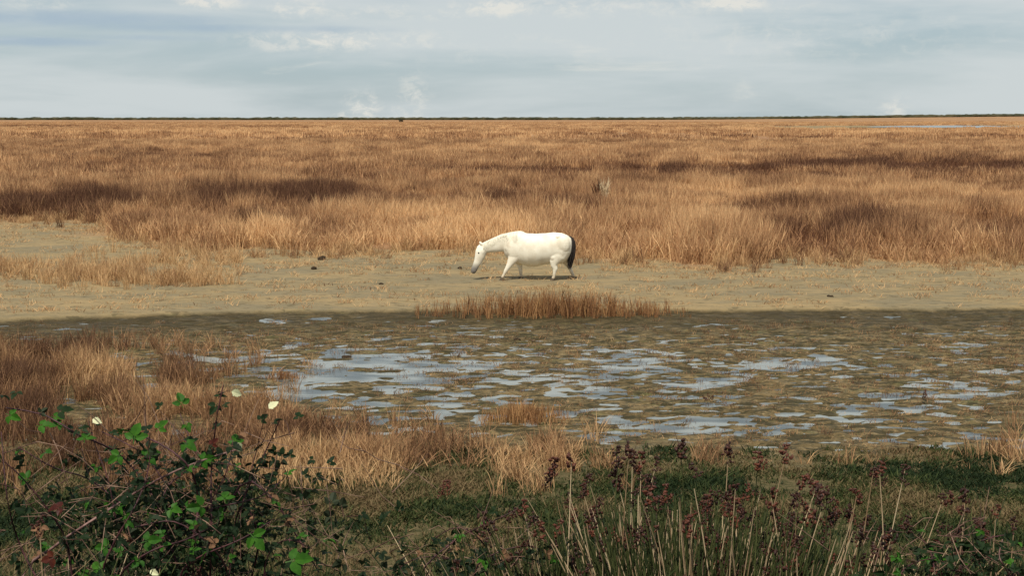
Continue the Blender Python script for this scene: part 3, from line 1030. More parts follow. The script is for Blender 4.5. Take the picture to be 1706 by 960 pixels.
# ------------------------------------------------------------------ the horse
def build_horse():
    feet = on_ground(872, 466)
    mpp = (feet.y * CP + CAMZ * SP) / F

    def hp(px, py, d=0.0):
        """side-view point: photo pixel -> metres relative to the horse's base; d = sideways (towards the viewer is negative)"""
        return Vector(((px - 872) * mpp, d, (466 - py) * mpp))
    bm = bmesh.new()

    def loft(st, sides=16):
        """st: (centre, axis_u (in-plane half vector), half width sideways)"""
        rings = []
        for c0, u, wv in st:
            ring = []
            for s in range(sides):
                a = 2 * math.pi * s / sides
                ring.append(bm.verts.new(c0 + u * math.cos(a) + Vector((0, wv, 0)) * math.sin(a)))
            rings.append(ring)
        for a, b in zip(rings, rings[1:]):
            for s in range(sides):
                s2 = (s + 1) % sides
                bm.faces.new((a[s], a[s2], b[s2], b[s]))
        bm.faces.new(rings[0])
        bm.faces.new(rings[-1][::-1])
    # trunk: photo x, top y, bottom y, half width
    tr = [(953, 401, 414, .07), (950.5, 396, 424, .17), (945, 392, 433, .25), (936, 388.5, 440, .30), (922, 387.2, 438, .30), (908, 388.8, 441, .315), (893, 389.5, 444.5, .355),
          (879, 389, 444, .345), (869, 386.5, 441, .275), (861, 385.5, 440, .25), (852, 388, 436, .235), (845, 392, 430, .19), (840, 398, 424, .11)]
    loft([((hp(x_, a) + hp(x_, b)) / 2, (hp(x_, a) - hp(x_, b)) / 2, w_) for x_, a, b, w_ in tr], 48)

    def lim(st, d_list=None):
        """limb/neck stations: (px, py, half thickness px in the side plane, half width m, sideways offset)"""
        L = []
        for i, (x_, y_, tpx, w_, d_) in enumerate(st):
            a = hp(*st[max(0, i - 1)][:2])
            b = hp(*st[min(len(st) - 1, i + 1)][:2])
            t = (b - a).normalized()
            nrm = Vector((-t.z, 0, t.x))
            L.append((hp(x_, y_, d_), nrm * (tpx * mpp), w_))
        loft(L, 28)
    # neck, then head
    lim([(864, 404, 19, .17, 0), (850, 404.5, 17, .14, 0), (838, 405, 15, .115, 0), (826, 408, 12.5, .095, 0), (815, 411, 10.5, .085, 0), (806, 414, 9, .08, 0), (800, 417, 6, .06, 0)])
    lim([(805, 407.5, 5, .05, 0), (803.5, 413, 8.5, .088, 0), (801.5, 420, 9.4, .105, 0), (799.5, 428, 8.6, .098, 0), (796.5, 436, 6.8, .078, 0), (792.6, 443.5, 5.4, .062, 0), (789.8, 450, 5.0, .060, 0),
         (788.2, 454, 4.1, .050, 0), (787.5, 456, 2.2, .030, 0)])
    # legs (near side d<0). Fore, near: swung forward
    lim([(858, 424, 11, .10, -.13), (854, 432, 8.5, .085, -.15), (849, 440, 5.2, .062, -.16), (844.5, 447.5, 3.6, .050, -.16), (843, 450, 3.5, .048, -.16), (840, 456, 2.2, .032, -.16), (838, 460, 2.6, .038, -.16),
         (836.6, 462.4, 2.3, .036, -.16)])
    # fore, far: upright, carrying
    lim([(862, 426, 10, .09, .13), (864, 434, 7, .075, .14), (866, 442, 4.6, .058, .15), (867, 449.5, 3.5, .05, .15), (867.3, 452, 3.3, .048, .15), (868, 459, 2.2, .033, .15), (868.6, 462, 2.7, .038, .15), (868.2, 463.6, 2.4, .036, .15)])
    # hind, near: under the body
    lim([(932, 414, 18, .13, -.15), (928, 426, 14, .115, -.17), (922.5, 436, 8, .08, -.18), (922.5, 442, 5.4, .062, -.18), (924.6, 447.5, 4.3, .05, -.18), (923.5, 453, 2.9, .038, -.18), (922.5, 460, 2.5, .036, -.18),
         (921.4, 462, 2.9, .04, -.18), (920.7, 463.6, 2.5, .038, -.18)])
    # hind, far: trailing
    lim([(938, 412, 16, .13, .15), (940, 424, 12.5, .11, .17), (942, 434, 8, .08, .18), (945.5, 440.5, 5.5, .062, .18), (949, 445, 4.2, .05, .18), (951, 451, 2.9, .038, .18), (954.4, 459, 2.5, .036, .18),
         (955.4, 461.4, 2.9, .04, .18), (955.2, 463.4, 2.5, .038, .18)])
    # withers and croup roundness, shoulder and haunch muscle, cheek
    for x_, y_, d_, rx_, ry_, rz_ in ((866, 391, 0, .17, .10, .10), (857, 415, -.17, .20, .09, .28), (857, 415, .17, .20, .09, .28), (936, 407, -.2, .22, .12, .25), (936, 407, .2, .22, .12, .25),
                                      (847, 417, 0, .10, .15, .15), (930, 394, -.20, .09, .06, .06), (930, 394, .20, .09, .06, .06), (846, 413, -.13, .08, .06, .10), (846, 413, .13, .08, .06, .10), (921, 428, -.21, .09, .07, .10), (858, 402, -.19, .07, .05, .22), (803, 419, -.06, .09, .05, .11), (803, 419, .06, .09, .05, .11), (790, 451, -.03, .06, .035, .06), (790, 451, .03, .06, .035, .06)):
        bmesh.ops.create_uvsphere(bm, u_segments=16, v_segments=10, radius=1.0, matrix=Matrix.Translation(hp(x_, y_, d_)) @ Matrix.Diagonal((rx_, ry_, rz_, 1)))
    # ears
    for s in (-1, 1):
        a = hp(804, 409, s * .05)
        b = hp(798.5, 402.5, s * .075)
        L = []
        for t, r_ in ((0, .032), (.35, .040), (.75, .024), (1, .006)):
            cc = a.lerp(b, t)
            L.append((cc, Vector((.7, 0, .7)) * r_, r_ * .75))
        loft(L, 8)
    bmesh.ops.recalc_face_normals(bm, faces=bm.faces)
    raw = bpy.data.meshes.new('horse_raw')
    bm.to_mesh(raw)
    bm.free()
    tmp = bpy.data.objects.new('horse_raw', raw)
    COL.objects.link(tmp)
    rm = tmp.modifiers.new('r', 'REMESH')
    rm.mode = 'VOXEL'
    rm.voxel_size = .014
    sm = tmp.modifiers.new('s', 'SMOOTH')
    sm.factor = .5
    sm.iterations = 4
    dg = bpy.context.evaluated_depsgraph_get()
    body_me = bpy.data.meshes.new_from_object(tmp.evaluated_get(dg))
    bpy.data.objects.remove(tmp)
    body_me.name = 'body'
    body_me.polygons.foreach_set('use_smooth', np.ones(len(body_me.polygons), bool))
    # coat
    m, k, o = newmat('white_coat')
    pos = k.n('ShaderNodeTexCoord').outputs['Object']
    sp = k.n('ShaderNodeSeparateXYZ')
    m.node_tree.links.new(pos, sp.inputs[0])
    n_ = k.noise(pos, 3.5, 5, .6)
    n2_ = k.noise(pos, 22.0, 4, .6)
    coat = k.mix(k.ramp(n_, .35, .7), (.80, .76, .64), (.66, .60, .48))
    coat = k.mix(k.math('MULTIPLY', k.ramp(n2_, .62, .75), .35), coat, (.42, .36, .27))
    low = k.ramp(k.math('ADD', sp.outputs[2], k.math('MULTIPLY', k.math('SUBTRACT', n_, .5), .2)), .30, .06)   # muddy lower legs
    coat = k.mix(k.math('MULTIPLY', low, .7), coat, (.36, .27, .17))
    coat = k.mix(k.math('MULTIPLY', k.ramp(k.noise(k.vmul(pos, (2.2, 2.2, 3.0)), 1.0, 6, .7), .55, .72), .5), coat, (.50, .41, .30))
    mz = hp(790, 451)
    dd = k.n('ShaderNodeVectorMath', operation='DISTANCE')
    m.node_tree.links.new(pos, dd.inputs[0])
    dd.inputs[1].default_value = mz
    muz = k.ramp(dd.outputs['Value'], .30, .05)
    coat = k.mix(k.math('MULTIPLY', muz, .92), coat, (.10, .09, .085))
    b = bsdf(k, coat, .65, .25, bump(k, k.noise(k.vmul(pos, (60, 60, 20)), 1.0, 3, .6), .15, .01))
    m.node_tree.links.new(b.outputs[0], o.inputs['Surface'])
    body_me.materials.clear()
    body_me.materials.append(m)
    root = empty('horse', (feet.x, feet.y, gz(feet.x, feet.y)))
    tag(root, 'white horse with a dark tail, head lowered, walking over the tan flat', 'horse')
    body = link('body', body_me, root)
    # hooves
    MH = mat_plain('hoof', (.05, .035, .022), (.12, .085, .05), 20, .6, .3)
    for x_, y_, d_, ang in ((836.0, 463.2, -.16, -.25), (867.6, 464.2, .15, 0), (920.2, 464.2, -.18, 0), (954.8, 464.0, .18, .1)):
        bmh = bmesh.new()
        c0 = hp(x_, y_, d_)
        z0 = gz(feet.x + c0.x, feet.y + c0.y) - root.location.z
        rg = []
        for hz_, r_, sx in ((0.0, .064, -.012), (.02, .060, -.008), (.055, .048, .0), (.075, .040, .004)):
            ring = []
            for s in range(12):
                a = 2 * math.pi * s / 12
                ring.append(bmh.verts.new((c0.x + sx + math.cos(a) * r_ * 1.08, c0.y + math.sin(a) * r_ * .9, z0 - .012 + hz_)))
            rg.append(ring)
        for a, b_ in zip(rg, rg[1:]):
            for s in range(12):
                bmh.faces.new((a[s], a[(s + 1) % 12], b_[(s + 1) % 12], b_[s]))
        bmh.faces.new(rg[-1])
        bmh.faces.new(rg[0][::-1])
        me_ = bpy.data.meshes.new('hoof')
        bmh.to_mesh(me_)
        bmh.free()
        me_.materials.append(MH)
        link('hoof', me_, root)
    # tail: dock then long dark hair
    r = random.Random(4)
    paths = []
    for i in range(170):
        a = r.random() * 6.283
        q = math.sqrt(r.random())
        dx, dd_ = math.cos(a) * q, math.sin(a) * q
        pts = []
        ln = .72 + .38 * r.random()
        wild = Vector((r.gauss(0, .018), r.gauss(0, .02), 0))
        for j, (x_, y_, w_) in enumerate(((948.5, 394, .03), (952, 398, .045), (953.8, 406, .07), (953.8, 416, .085), (952.0, 427, .08), (949.5, 437, .06), (947.5, 444, .045))):
            y2 = 394 + (y_ - 394) * ln
            pts.append((hp(x_, y2, 0) + Vector((dx * w_ * .9, dd_ * w_ * 1.0 - .015 * j * .5, 0)) + wild * (j / 6) ** 2, (.010 if j < 5 else .006 if j < 6 else .002)))
        paths.append(pts)
    me_ = tube_mesh('tail', paths, 4)
    me_.materials.append(mat_plain('dark_hair', (.010, .008, .008), (.035, .026, .022), 30, .6, .3))
    t = link('tail', me_, root)
    t['label'] = 'black tail hanging to the hocks'
    # mane: short locks along the crest, lying to the far side and a little over the near one
    paths = []
    crest = [(862, 386.5), (852, 387.5), (842, 390), (832, 393.5), (822, 398), (813, 402.5), (806, 406.5)]
    for i in range(420):
        u = r.random() * (len(crest) - 1.001)
        j = int(u)
        f = u - j
        cx_ = crest[j][0] + (crest[j + 1][0] - crest[j][0]) * f
        cy_ = crest[j][1] + (crest[j + 1][1] - crest[j][1]) * f
        side = 1
        l = (.10 + .12 * r.random()) * (1 if side > 0 else .35)
        b0 = hp(cx_, cy_ + 1.0, side * .01)
        pts = [(b0, .010), (b0 + Vector((-.01, side * .035, .016)), .012), (b0 + Vector((-.03, side * .085, -.35 * l)), .010), (b0 + Vector((-.05 + r.gauss(0, .02), side * .105, -l)), .003)]
        paths.append(pts)
    bvh = BVHTree.FromPolygons([v.co.copy() for v in body_me.vertices], [tuple(p_.vertices) for p_ in body_me.polygons])
    for i in range(170):                                  # near-side locks lying on the neck
        u = r.random() * (len(crest) - 1.001)
        j = int(u)
        f = u - j
        cx_ = crest[j][0] + (crest[j + 1][0] - crest[j][0]) * f
        cy_ = crest[j][1] + (crest[j + 1][1] - crest[j][1]) * f
        l = .08 + .15 * r.random()
        drift = r.gauss(.02, .03)
        pts = []
        for q in range(5):
            w_ = hp(cx_, cy_ + .5, -.02) + Vector((-drift * q / 4, -.03 * q, -l * q / 4))
            co, nn, _, _ = bvh.find_nearest(w_)
            pts.append((co + nn * .004, .009 * (1 - .18 * q)))
        paths.append(pts)
    for i in range(22):                                   # forelock
        b0 = hp(802.5, 407.5, r.gauss(0, .02))
        pts = [(b0, .010), (b0 + Vector((-.05, r.gauss(0, .01), -.03)), .010), (b0 + Vector((-.075, r.gauss(0, .02), -.12)), .007), (b0 + Vector((-.08, r.gauss(0, .03), -.2)), .002)]
        paths.append(pts)
    me_ = tube_mesh('mane', paths, 4)
    me_.materials.append(mat_plain('pale_hair', (.66, .62, .50), (.78, .74, .62), 30, .8, .2))
    link('mane', me_, root)
    ME = mat_plain('eye', (.008, .006, .005), (.015, .01, .008), 10, .15, .5)
    for s in (-1, 1):
        bme = bmesh.new()
        bmesh.ops.create_uvsphere(bme, u_segments=12, v_segments=8, radius=.021, matrix=Matrix.Translation(hp(797.8, 421, s * .094)))
        me_ = bpy.data.meshes.new('eye')
        bme.to_mesh(me_)
        bme.free()
        me_.materials.append(ME)
        link('eye', me_, root)
    return root


horse = build_horse()


# ------------------------------------------------------------------ brambles in the foreground
def leaf_shape(seed, single=False):
    """one bramble leaf: three toothed, creased leaflets on a short stalk; stalk along +x, upper side +z"""
    r = random.Random(seed)
    V, Fc = [], []

    def leaflet(org, ang, L):
        ca, sa = math.cos(ang), math.sin(ang)
        prof = ((0, .0), (.12, .22), (.24, .34), (.30, .30), (.44, .36), (.50, .30), (.64, .27), (.70, .21), (.82, .15), (1.0, .0))
        droop = r.uniform(.08, .30)
        fold = r.uniform(.25, .7)
        mid, lf, rt = [], [], []

        def P(u, w):
            z_ = -droop * u * u * L + abs(w) * fold * L
            return (org[0] + (u * ca - w * sa) * L, org[1] + (u * sa + w * ca) * L, org[2] + z_)
        for i, (u, w) in enumerate(prof):
            j1, j2 = r.uniform(.88, 1.1), r.uniform(.88, 1.1)
            V.append(P(u, 0)); mid.append(len(V) - 1)
            if 0 < i < len(prof) - 1:
                V.append(P(u + .03, w * j1)); lf.append(len(V) - 1)
                V.append(P(u + .03, -w * j2)); rt.append(len(V) - 1)
            else:
                lf.append(mid[-1]); rt.append(mid[-1])
        for i in range(len(prof) - 1):
            for a, flip in ((lf, False), (rt, True)):
                f = []
                for q in (mid[i], mid[i + 1], a[i + 1], a[i]):
                    if q not in f:
                        f.append(q)
                if len(f) > 2:
                    Fc.append(f[::-1] if flip else f)
    L = .048
    leaflet((.025, 0, 0), r.uniform(-.15, .15), L * 1.1)
    if single:
        return V, Fc
    leaflet((.018, .003, 0), 1.15 + r.uniform(-.2, .2), L * r.uniform(.75, .95))
    leaflet((.018, -.003, 0), -1.15 + r.uniform(-.2, .2), L * r.uniform(.75, .95))
    b0 = len(V)
    V += [(0, -.0015, 0), (0, .0015, 0), (.03, .001, 0), (.03, -.001, 0)]
    Fc.append((b0, b0 + 3, b0 + 2, b0 + 1))
    return V, Fc


def mat_leaf(name, top1, top2, under, gloss=.35):
    m, k, o = newmat(name)
    geo = k.n('ShaderNodeNewGeometry')
    n_ = k.noise(k.n('ShaderNodeTexCoord').outputs['Object'], 45, 4, .6)
    rnd = k.n('ShaderNodeObjectInfo').outputs['Random']
    top = k.mix(k.math('ADD', k.math('MULTIPLY', rnd, .55), k.math('MULTIPLY', k.ramp(n_, .35, .65), .45)), top1, top2)
    c1 = k.mix(geo.outputs['Backfacing'], top, under)
    b = bsdf(k, c1, gloss, .12, bump(k, n_, .3, .003))
    t = k.n('ShaderNodeBsdfTranslucent')
    k.put(t.inputs[0], top)
    mx = k.n('ShaderNodeMixShader')
    mx.inputs[0].default_value = .22
    m.node_tree.links.new(b.outputs[0], mx.inputs[1])
    m.node_tree.links.new(t.outputs[0], mx.inputs[2])
    m.node_tree.links.new(mx.outputs[0], o.inputs['Surface'])
    return m


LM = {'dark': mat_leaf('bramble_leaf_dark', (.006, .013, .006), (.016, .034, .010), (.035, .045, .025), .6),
      'green': mat_leaf('bramble_leaf_green', (.016, .062, .007), (.042, .125, .012), (.06, .10, .03), .5),
      'pale': mat_leaf('bramble_leaf_pale', (.55, .56, .33), (.66, .66, .42), (.62, .62, .45), .5),
      'red': mat_leaf('bramble_leaf_red', (.035, .007, .008), (.08, .022, .012), (.09, .04, .03)),
      'brown': mat_leaf('bramble_leaf_dry', (.10, .055, .03), (.24, .13, .07), (.22, .15, .10), .7)}
LEAF = {}
for ln_, lm_ in LM.items():
    for s in range(4):
        V, Fc = leaf_shape(s * 13 + 1, ln_ == 'pale')
        me_ = bpy.data.meshes.new('leaf_' + ln_)
        me_.from_pydata(V, [], Fc)
        me_.materials.append(lm_)
        LEAF[ln_, s] = me_
M_CANE = mat_plain('bramble_cane', (.022, .008, .010), (.085, .030, .032), 30, .6, .3)
M_CANE_PALE = mat_plain('bramble_cane_pale', (.10, .05, .045), (.24, .14, .12), 30, .6, .3)


M_TWIG = mat_plain('dead_twig', (.05, .022, .02), (.26, .17, .12), 9, .8, .1)


def smooth_path(pts, n=14):
    """Catmull-Rom through points"""
    P = [pts[0] * 2 - pts[1]] + list(pts) + [pts[-1] * 2 - pts[-2]]
    o = []
    for i in range(1, len(P) - 2):
        m = max(2, n // (len(P) - 3))
        for j in range(m):
            t = j / m
            a, b, c_, d = P[i - 1], P[i], P[i + 1], P[i + 2]
            o.append(.5 * ((2 * b) + (c_ - a) * t + (2 * a - 5 * b + 4 * c_ - d) * t * t + (3 * b - a - 3 * c_ + d) * t ** 3))
    o.append(P[-2])
    return o


def bramble(label, rootpos, canes, seed, mix, special=(), inner=None):
    """canes: (list of photo pixels from low to tip, distance, radius, leaves on it, pale?)"""
    r = random.Random(seed)
    root = empty('bramble', rootpos)
    tag(root, label, 'bramble')
    org = Vector(rootpos)
    made = []

    def add_leaf(pos, kind, par, sc=None, nrm=None):
        lf = link('leaf', LEAF[kind, r.randrange(4)], par)
        if nrm is None:
            nrm = Vector((r.gauss(0, .5), -.35 + r.gauss(0, .5), .75 + r.gauss(0, .35)))
        nrm = nrm.normalized()
        x_ = Vector((r.gauss(0, 1), r.gauss(0, .6), r.gauss(0, .5)))
        x_ = (x_ - nrm * x_.dot(nrm)).normalized()
        y_ = nrm.cross(x_)
        s_ = sc or r.uniform(.42, .82)
        lf.matrix_local = Matrix(((x_.x * s_, y_.x * s_, nrm.x * s_, pos.x), (x_.y * s_, y_.y * s_, nrm.y * s_, pos.y), (x_.z * s_, y_.z * s_, nrm.z * s_, pos.z), (0, 0, 0, 1)))
    for pix, Y, rad, nl, pale in canes:
        pts = []
        for i, q in enumerate(pix):
            yy = Y + (q[2] if len(q) > 2 else 0) + r.gauss(0, .05)
            pts.append(at(q[0], q[1], yy))
        b0 = pts[0]
        bx, by = b0.x * .7 + org.x * .3 + r.gauss(0, .1), b0.y * .8 + org.y * .2 + r.gauss(0, .05)
        foot = Vector((bx, by, gz(bx, by) - .03))
        if b0.z - foot.z > .08:
            pts = [foot, foot.lerp(b0, .55) + Vector((r.gauss(0, .04), r.gauss(0, .04), .05))] + pts
        sp_ = [p_ - org for p_ in smooth_path(pts, 22)]
        n_ = len(sp_)
        path = [(p_, rad * (1 - .65 * i / n_)) for i, p_ in enumerate(sp_)]
        # prickles
        V, Q = tube_data([path], 6)
        T = []
        for i in range(int(n_ * 1.6)):
            j = r.uniform(0, n_ - 1.01)
            p_ = sp_[int(j)].lerp(sp_[int(j) + 1], j % 1)
            d_ = Vector((r.gauss(0, 1), r.gauss(0, 1), r.gauss(0, 1))).normalized()
            t_ = (sp_[int(j) + 1] - sp_[int(j)]).normalized()
            d_ = (d_ - t_ * d_.dot(t_)).normalized()
            b_ = len(V)
            V += [tuple(p_ + t_ * .003), tuple(p_ - t_ * .003), tuple(p_ + d_ * (rad + .006) - t_ * .002)]
            T.append((b_, b_ + 1, b_ + 2))
        me_ = mesh_np('cane', V, [Q, T])
        me_.materials.append(M_CANE_PALE if pale else M_CANE)
        cane = link('cane', me_, root)
        made.append(cane)
        k0 = 3
        for i in range(nl):
            j = k0 + (n_ - 1 - k0) * (i + r.random()) / nl
            j = min(j, n_ - 1.01)
            p_ = sp_[int(j)].lerp(sp_[int(j) + 1], j % 1)
            off = Vector((r.gauss(0, 1), r.gauss(0, 1), r.gauss(.4, .8))).normalized() * r.uniform(.01, .07)
            u = r.random()
            acc = 0
            for kd, w_ in mix:
                acc += w_
                if u <= acc:
                    break
            add_leaf(p_ + off, kd, cane)
    if inner:
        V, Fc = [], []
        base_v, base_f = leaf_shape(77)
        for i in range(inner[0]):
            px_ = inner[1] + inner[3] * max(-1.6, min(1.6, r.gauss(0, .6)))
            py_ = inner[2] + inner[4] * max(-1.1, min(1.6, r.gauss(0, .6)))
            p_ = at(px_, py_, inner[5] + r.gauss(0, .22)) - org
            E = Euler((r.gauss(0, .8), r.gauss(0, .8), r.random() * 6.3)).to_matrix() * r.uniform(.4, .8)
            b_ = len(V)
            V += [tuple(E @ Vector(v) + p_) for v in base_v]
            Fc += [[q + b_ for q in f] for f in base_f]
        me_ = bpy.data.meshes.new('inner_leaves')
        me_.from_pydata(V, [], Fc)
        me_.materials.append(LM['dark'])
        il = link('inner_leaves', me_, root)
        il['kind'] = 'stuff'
    if inner:
        tw = []
        for i in range(inner[0] // 2):
            px_ = inner[1] + inner[3] * max(-1.6, min(1.6, r.gauss(0, .65)))
            py_ = inner[2] - 10 + inner[4] * max(-1.4, min(1.6, r.gauss(0, .8)))
            a_ = at(px_, py_, inner[5] + r.gauss(0, .2)) - org
            d_ = Vector((r.gauss(0, 1), r.gauss(0, .5), r.gauss(.2, .7))).normalized() * r.uniform(.08, .26)
            tw.append([(a_, .0022), (a_ + d_ * .5 + Vector((0, 0, r.gauss(0, .02))), .0018), (a_ + d_, .001)])
        me_ = tube_mesh('dead_twigs', tw, 3)
        me_.materials.append(M_TWIG)
        o = link('dead_twigs', me_, root)
        o['kind'] = 'stuff'
    for px_, py_, Y, kd, s_, nrm in special:
        add_leaf(at(px_, py_, Y) - org, kd, made[0], s_ * .74, Vector(nrm) if nrm else None)
    return root


MIXL = [('dark', .62), ('green', .30), ('brown', .07), ('red', .01)]
canes = [
    ([(36, 962), (90, 912), (135, 880), (200, 838), (262, 800), (330, 770), (400, 748)], 4.4, .007, 14, True),
    ([(300, 960), (270, 860), (230, 790), (185, 748), (130, 725), (75, 692), (10, 680)], 4.6, .006, 15, False),
    ([(350, 960), (352, 860), (352, 790), (357, 730), (362, 690), (372, 642)], 4.5, .005, 13, False),
    ([(380, 960), (392, 870), (420, 800), (446, 745), (466, 700)], 4.6, .005, 10, False),
    ([(390, 900), (415, 800), (430, 740), (442, 690)], 4.5, .003, 5, False),
    ([(330, 880), (372, 800), (384, 760), (388, 733)], 4.45, .003, 6, False),
    ([(200, 900), (180, 800), (158, 740), (147, 700)], 4.5, .003, 6, False),
    ([(330, 960), (400, 810), (452, 830), (492, 890), (532, 955)], 4.5, .006, 11, False),
    ([(310, 960), (322, 900), (330, 830), (308, 770), (240, 728), (205, 735)], 4.4, .006, 16, False),
    ([(170, 960), (190, 905), (222, 850), (243, 800), (250, 760)], 4.3, .005, 13, False),
    ([(120, 960), (110, 900), (80, 850), (40, 800), (8, 770)], 4.4, .005, 11, False),
    ([(260, 960), (250, 900), (210, 850), (150, 800), (90, 780), (30, 745)], 4.7, .005, 14, False),
    ([(420, 960), (430, 900), (415, 850), (380, 800), (330, 760), (300, 690)], 4.7, .005, 14, False),
    ([(220, 960), (280, 890), (350, 850), (430, 830), (470, 800)], 4.6, .005, 14, False),
    ([(440, 962), (450, 920), (480, 900), (520, 915)], 4.4, .004, 9, False),
    ([(60, 962), (30, 900), (12, 830), (2, 720)], 4.8, .005, 10, False),
    ([(380, 962), (350, 910), (290, 870), (220, 880)], 4.3, .005, 14, False),
    ([(300, 962), (330, 930), (400, 900), (450, 870)], 4.2, .005, 12, False),
    ([(200, 962), (250, 920), (310, 900), (350, 880)], 4.2, .005, 12, False),
    ([(290, 962), (270, 850), (290, 800), (360, 770), (420, 790)], 4.8, .005, 14, False),
    ([(340, 962), (300, 850), (250, 770), (220, 745), (170, 720)], 5.0, .005, 14, False),
]
cam_f = (0, -.8, .45)
special = [(377, 650, 4.45, 'pale', 1.0, (.3, -.8, .2)), (441, 688, 4.5, 'pale', 1.05, (-.2, -.8, .5)), (388, 731, 4.45, 'pale', 1.0, (.5, -.8, .1)), (147, 697, 4.5, 'pale', .9, (-.1, -.8, .5)),
           (243, 949, 4.1, 'pale', .8, cam_f), (10, 690, 4.5, 'green', 1.0, cam_f), (60, 710, 4.5, 'green', 1.1, (0, -.5, .8)), (305, 680, 4.45, 'green', 1.1, (.4, -.7, .5)), (222, 740, 4.4, 'green', 1.4, cam_f),
           (235, 765, 4.4, 'green', 1.3, (.2, -.6, .7)), (205, 755, 4.4, 'green', 1.1, cam_f), (140, 738, 4.45, 'green', 1.2, (0, -.4, .9)), (345, 842, 4.2, 'green', 1.2, (.5, -.8, .2)),
           (415, 888, 4.2, 'green', 1.35, (.1, -.8, .5)), (475, 938, 4.1, 'green', 1.6, (0, -.7, .6)), (235, 905, 4.2, 'green', 1.2, cam_f), (185, 912, 4.2, 'green', 1.0, cam_f), (330, 770, 4.4, 'green', 1.1, cam_f),
           (92, 688, 4.5, 'dark', 1.1, (0, -.6, .6)), (30, 652, 4.6, 'dark', .8, (0, -.3, .9)), (255, 718, 4.5, 'dark', 1.1, (0, -.4, .9)), (325, 742, 4.5, 'dark', 1.2, (0, -.4, .9)), (68, 872, 4.2, 'brown', 1.0, cam_f),
           (96, 928, 4.1, 'red', 1.0, cam_f), (110, 845, 4.3, 'red', 1.1, (0, -.5, .8)), (375, 838, 4.3, 'green', 1.1, (0, -.5, .9)), (363, 665, 4.46, 'dark', .9, (0, -.4, .9)), (350, 745, 4.4, 'red', .7, cam_f),
           (270, 640 + 40, 4.5, 'dark', .6, cam_f), (500, 700, 4.7, 'dark', .8, (0, -.5, .7))]
bx_, by_ = at(300, 960, 4.6).x, 4.6
bramble('big bramble bush with green and dark leaves on purple canes, some leaves bleached cream', (bx_, by_, gz(bx_, by_)), canes, 3, MIXL, special, (820, 290, 885, 235, 110, 4.7))
bx_, by_ = at(780, 960, 5.4).x, 5.4
bramble('thin dark trailing bramble with few leaves between the bushy bramble and the rushes', (bx_, by_, gz(bx_, by_)),
        [([(700, 962), (760, 900), (820, 870), (860, 850)], 5.3, .005, 9, False), ([(840, 962), (800, 900), (760, 880), (720, 900)], 5.5, .005, 9, False),
         ([(790, 962), (810, 930), (880, 910), (930, 935)], 5.2, .004, 8, False), ([(650, 965), (700, 930), (770, 935)], 5.3, .004, 8, False)], 8, [('dark', .6), ('green', .12), ('brown', .2), ('red', .08)], (), (150, 800, 945, 150, 40, 5.4))
bx_, by_ = at(1560, 960, 4.9).x, 4.9
bramble('small green leafy bramble with reddish dry twigs at the foot of the leaning rushes', (bx_, by_, gz(bx_, by_)),
        [([(1560, 965), (1555, 940), (1548, 915), (1530, 890)], 4.7, .005, 12, False), ([(1620, 965), (1600, 930), (1640, 900), (1690, 890)], 4.8, .005, 9, False),
         ([(1680, 965), (1665, 930), (1670, 900)], 4.7, .005, 8, True), ([(1500, 965), (1520, 940), (1560, 930)], 4.6, .004, 10, False)], 9, [('dark', .4), ('green', .35), ('brown', .12), ('red', .13)], (), (130, 1590, 945, 130, 40, 4.8))

# ------------------------------------------------------------------ rushes with dark red seed heads
M_RUSHG = mat_plain('rush_green', (.012, .024, .007), (.09, .10, .034), 30, .5, .3, tint=True)
M_RUSHS = mat_plain('rush_straw', (.20, .12, .06), (.58, .45, .28), 30, .6, .25, tint=True)
M_HEAD = mat_plain('rush_seed_head', (.016, .005, .003), (.055, .016, .008), 60, .6, .3)
M_HEAD2 = mat_plain('rush_seed_head_red', (.045, .012, .006), (.11, .032, .015), 60, .6, .3)
HEADS = []
for s in range(6):
    r = random.Random(40 + s)
    bm = bmesh.new()
    for i in range(17):
        z_ = r.uniform(-.026, .022)
        mt = Matrix.Translation((r.gauss(0, .0085), r.gauss(0, .0085), z_)) @ Euler((r.random() * 3, r.random() * 3, 0)).to_matrix().to_4x4() @ Matrix.Diagonal((.0042, .0042, .0075, 1))
        bmesh.ops.create_icosphere(bm, subdivisions=1, radius=1.0, matrix=mt)
    # pointed bract above
    v0 = [bm.verts.new((.0015 * math.cos(a), .0015 * math.sin(a), .0)) for a in (0, 2.1, 4.2)]
    v1 = bm.verts.new((r.gauss(0, .006), r.gauss(0, .006), .055))
    for i in range(3):
        bm.faces.new((v0[i], v0[(i + 1) % 3], v1))
    me_ = bpy.data.meshes.new('seed_head')
    bm.to_mesh(me_)
    bm.free()
    me_.materials.append(M_HEAD if s < 4 else M_HEAD2)
    HEADS.append(me_)


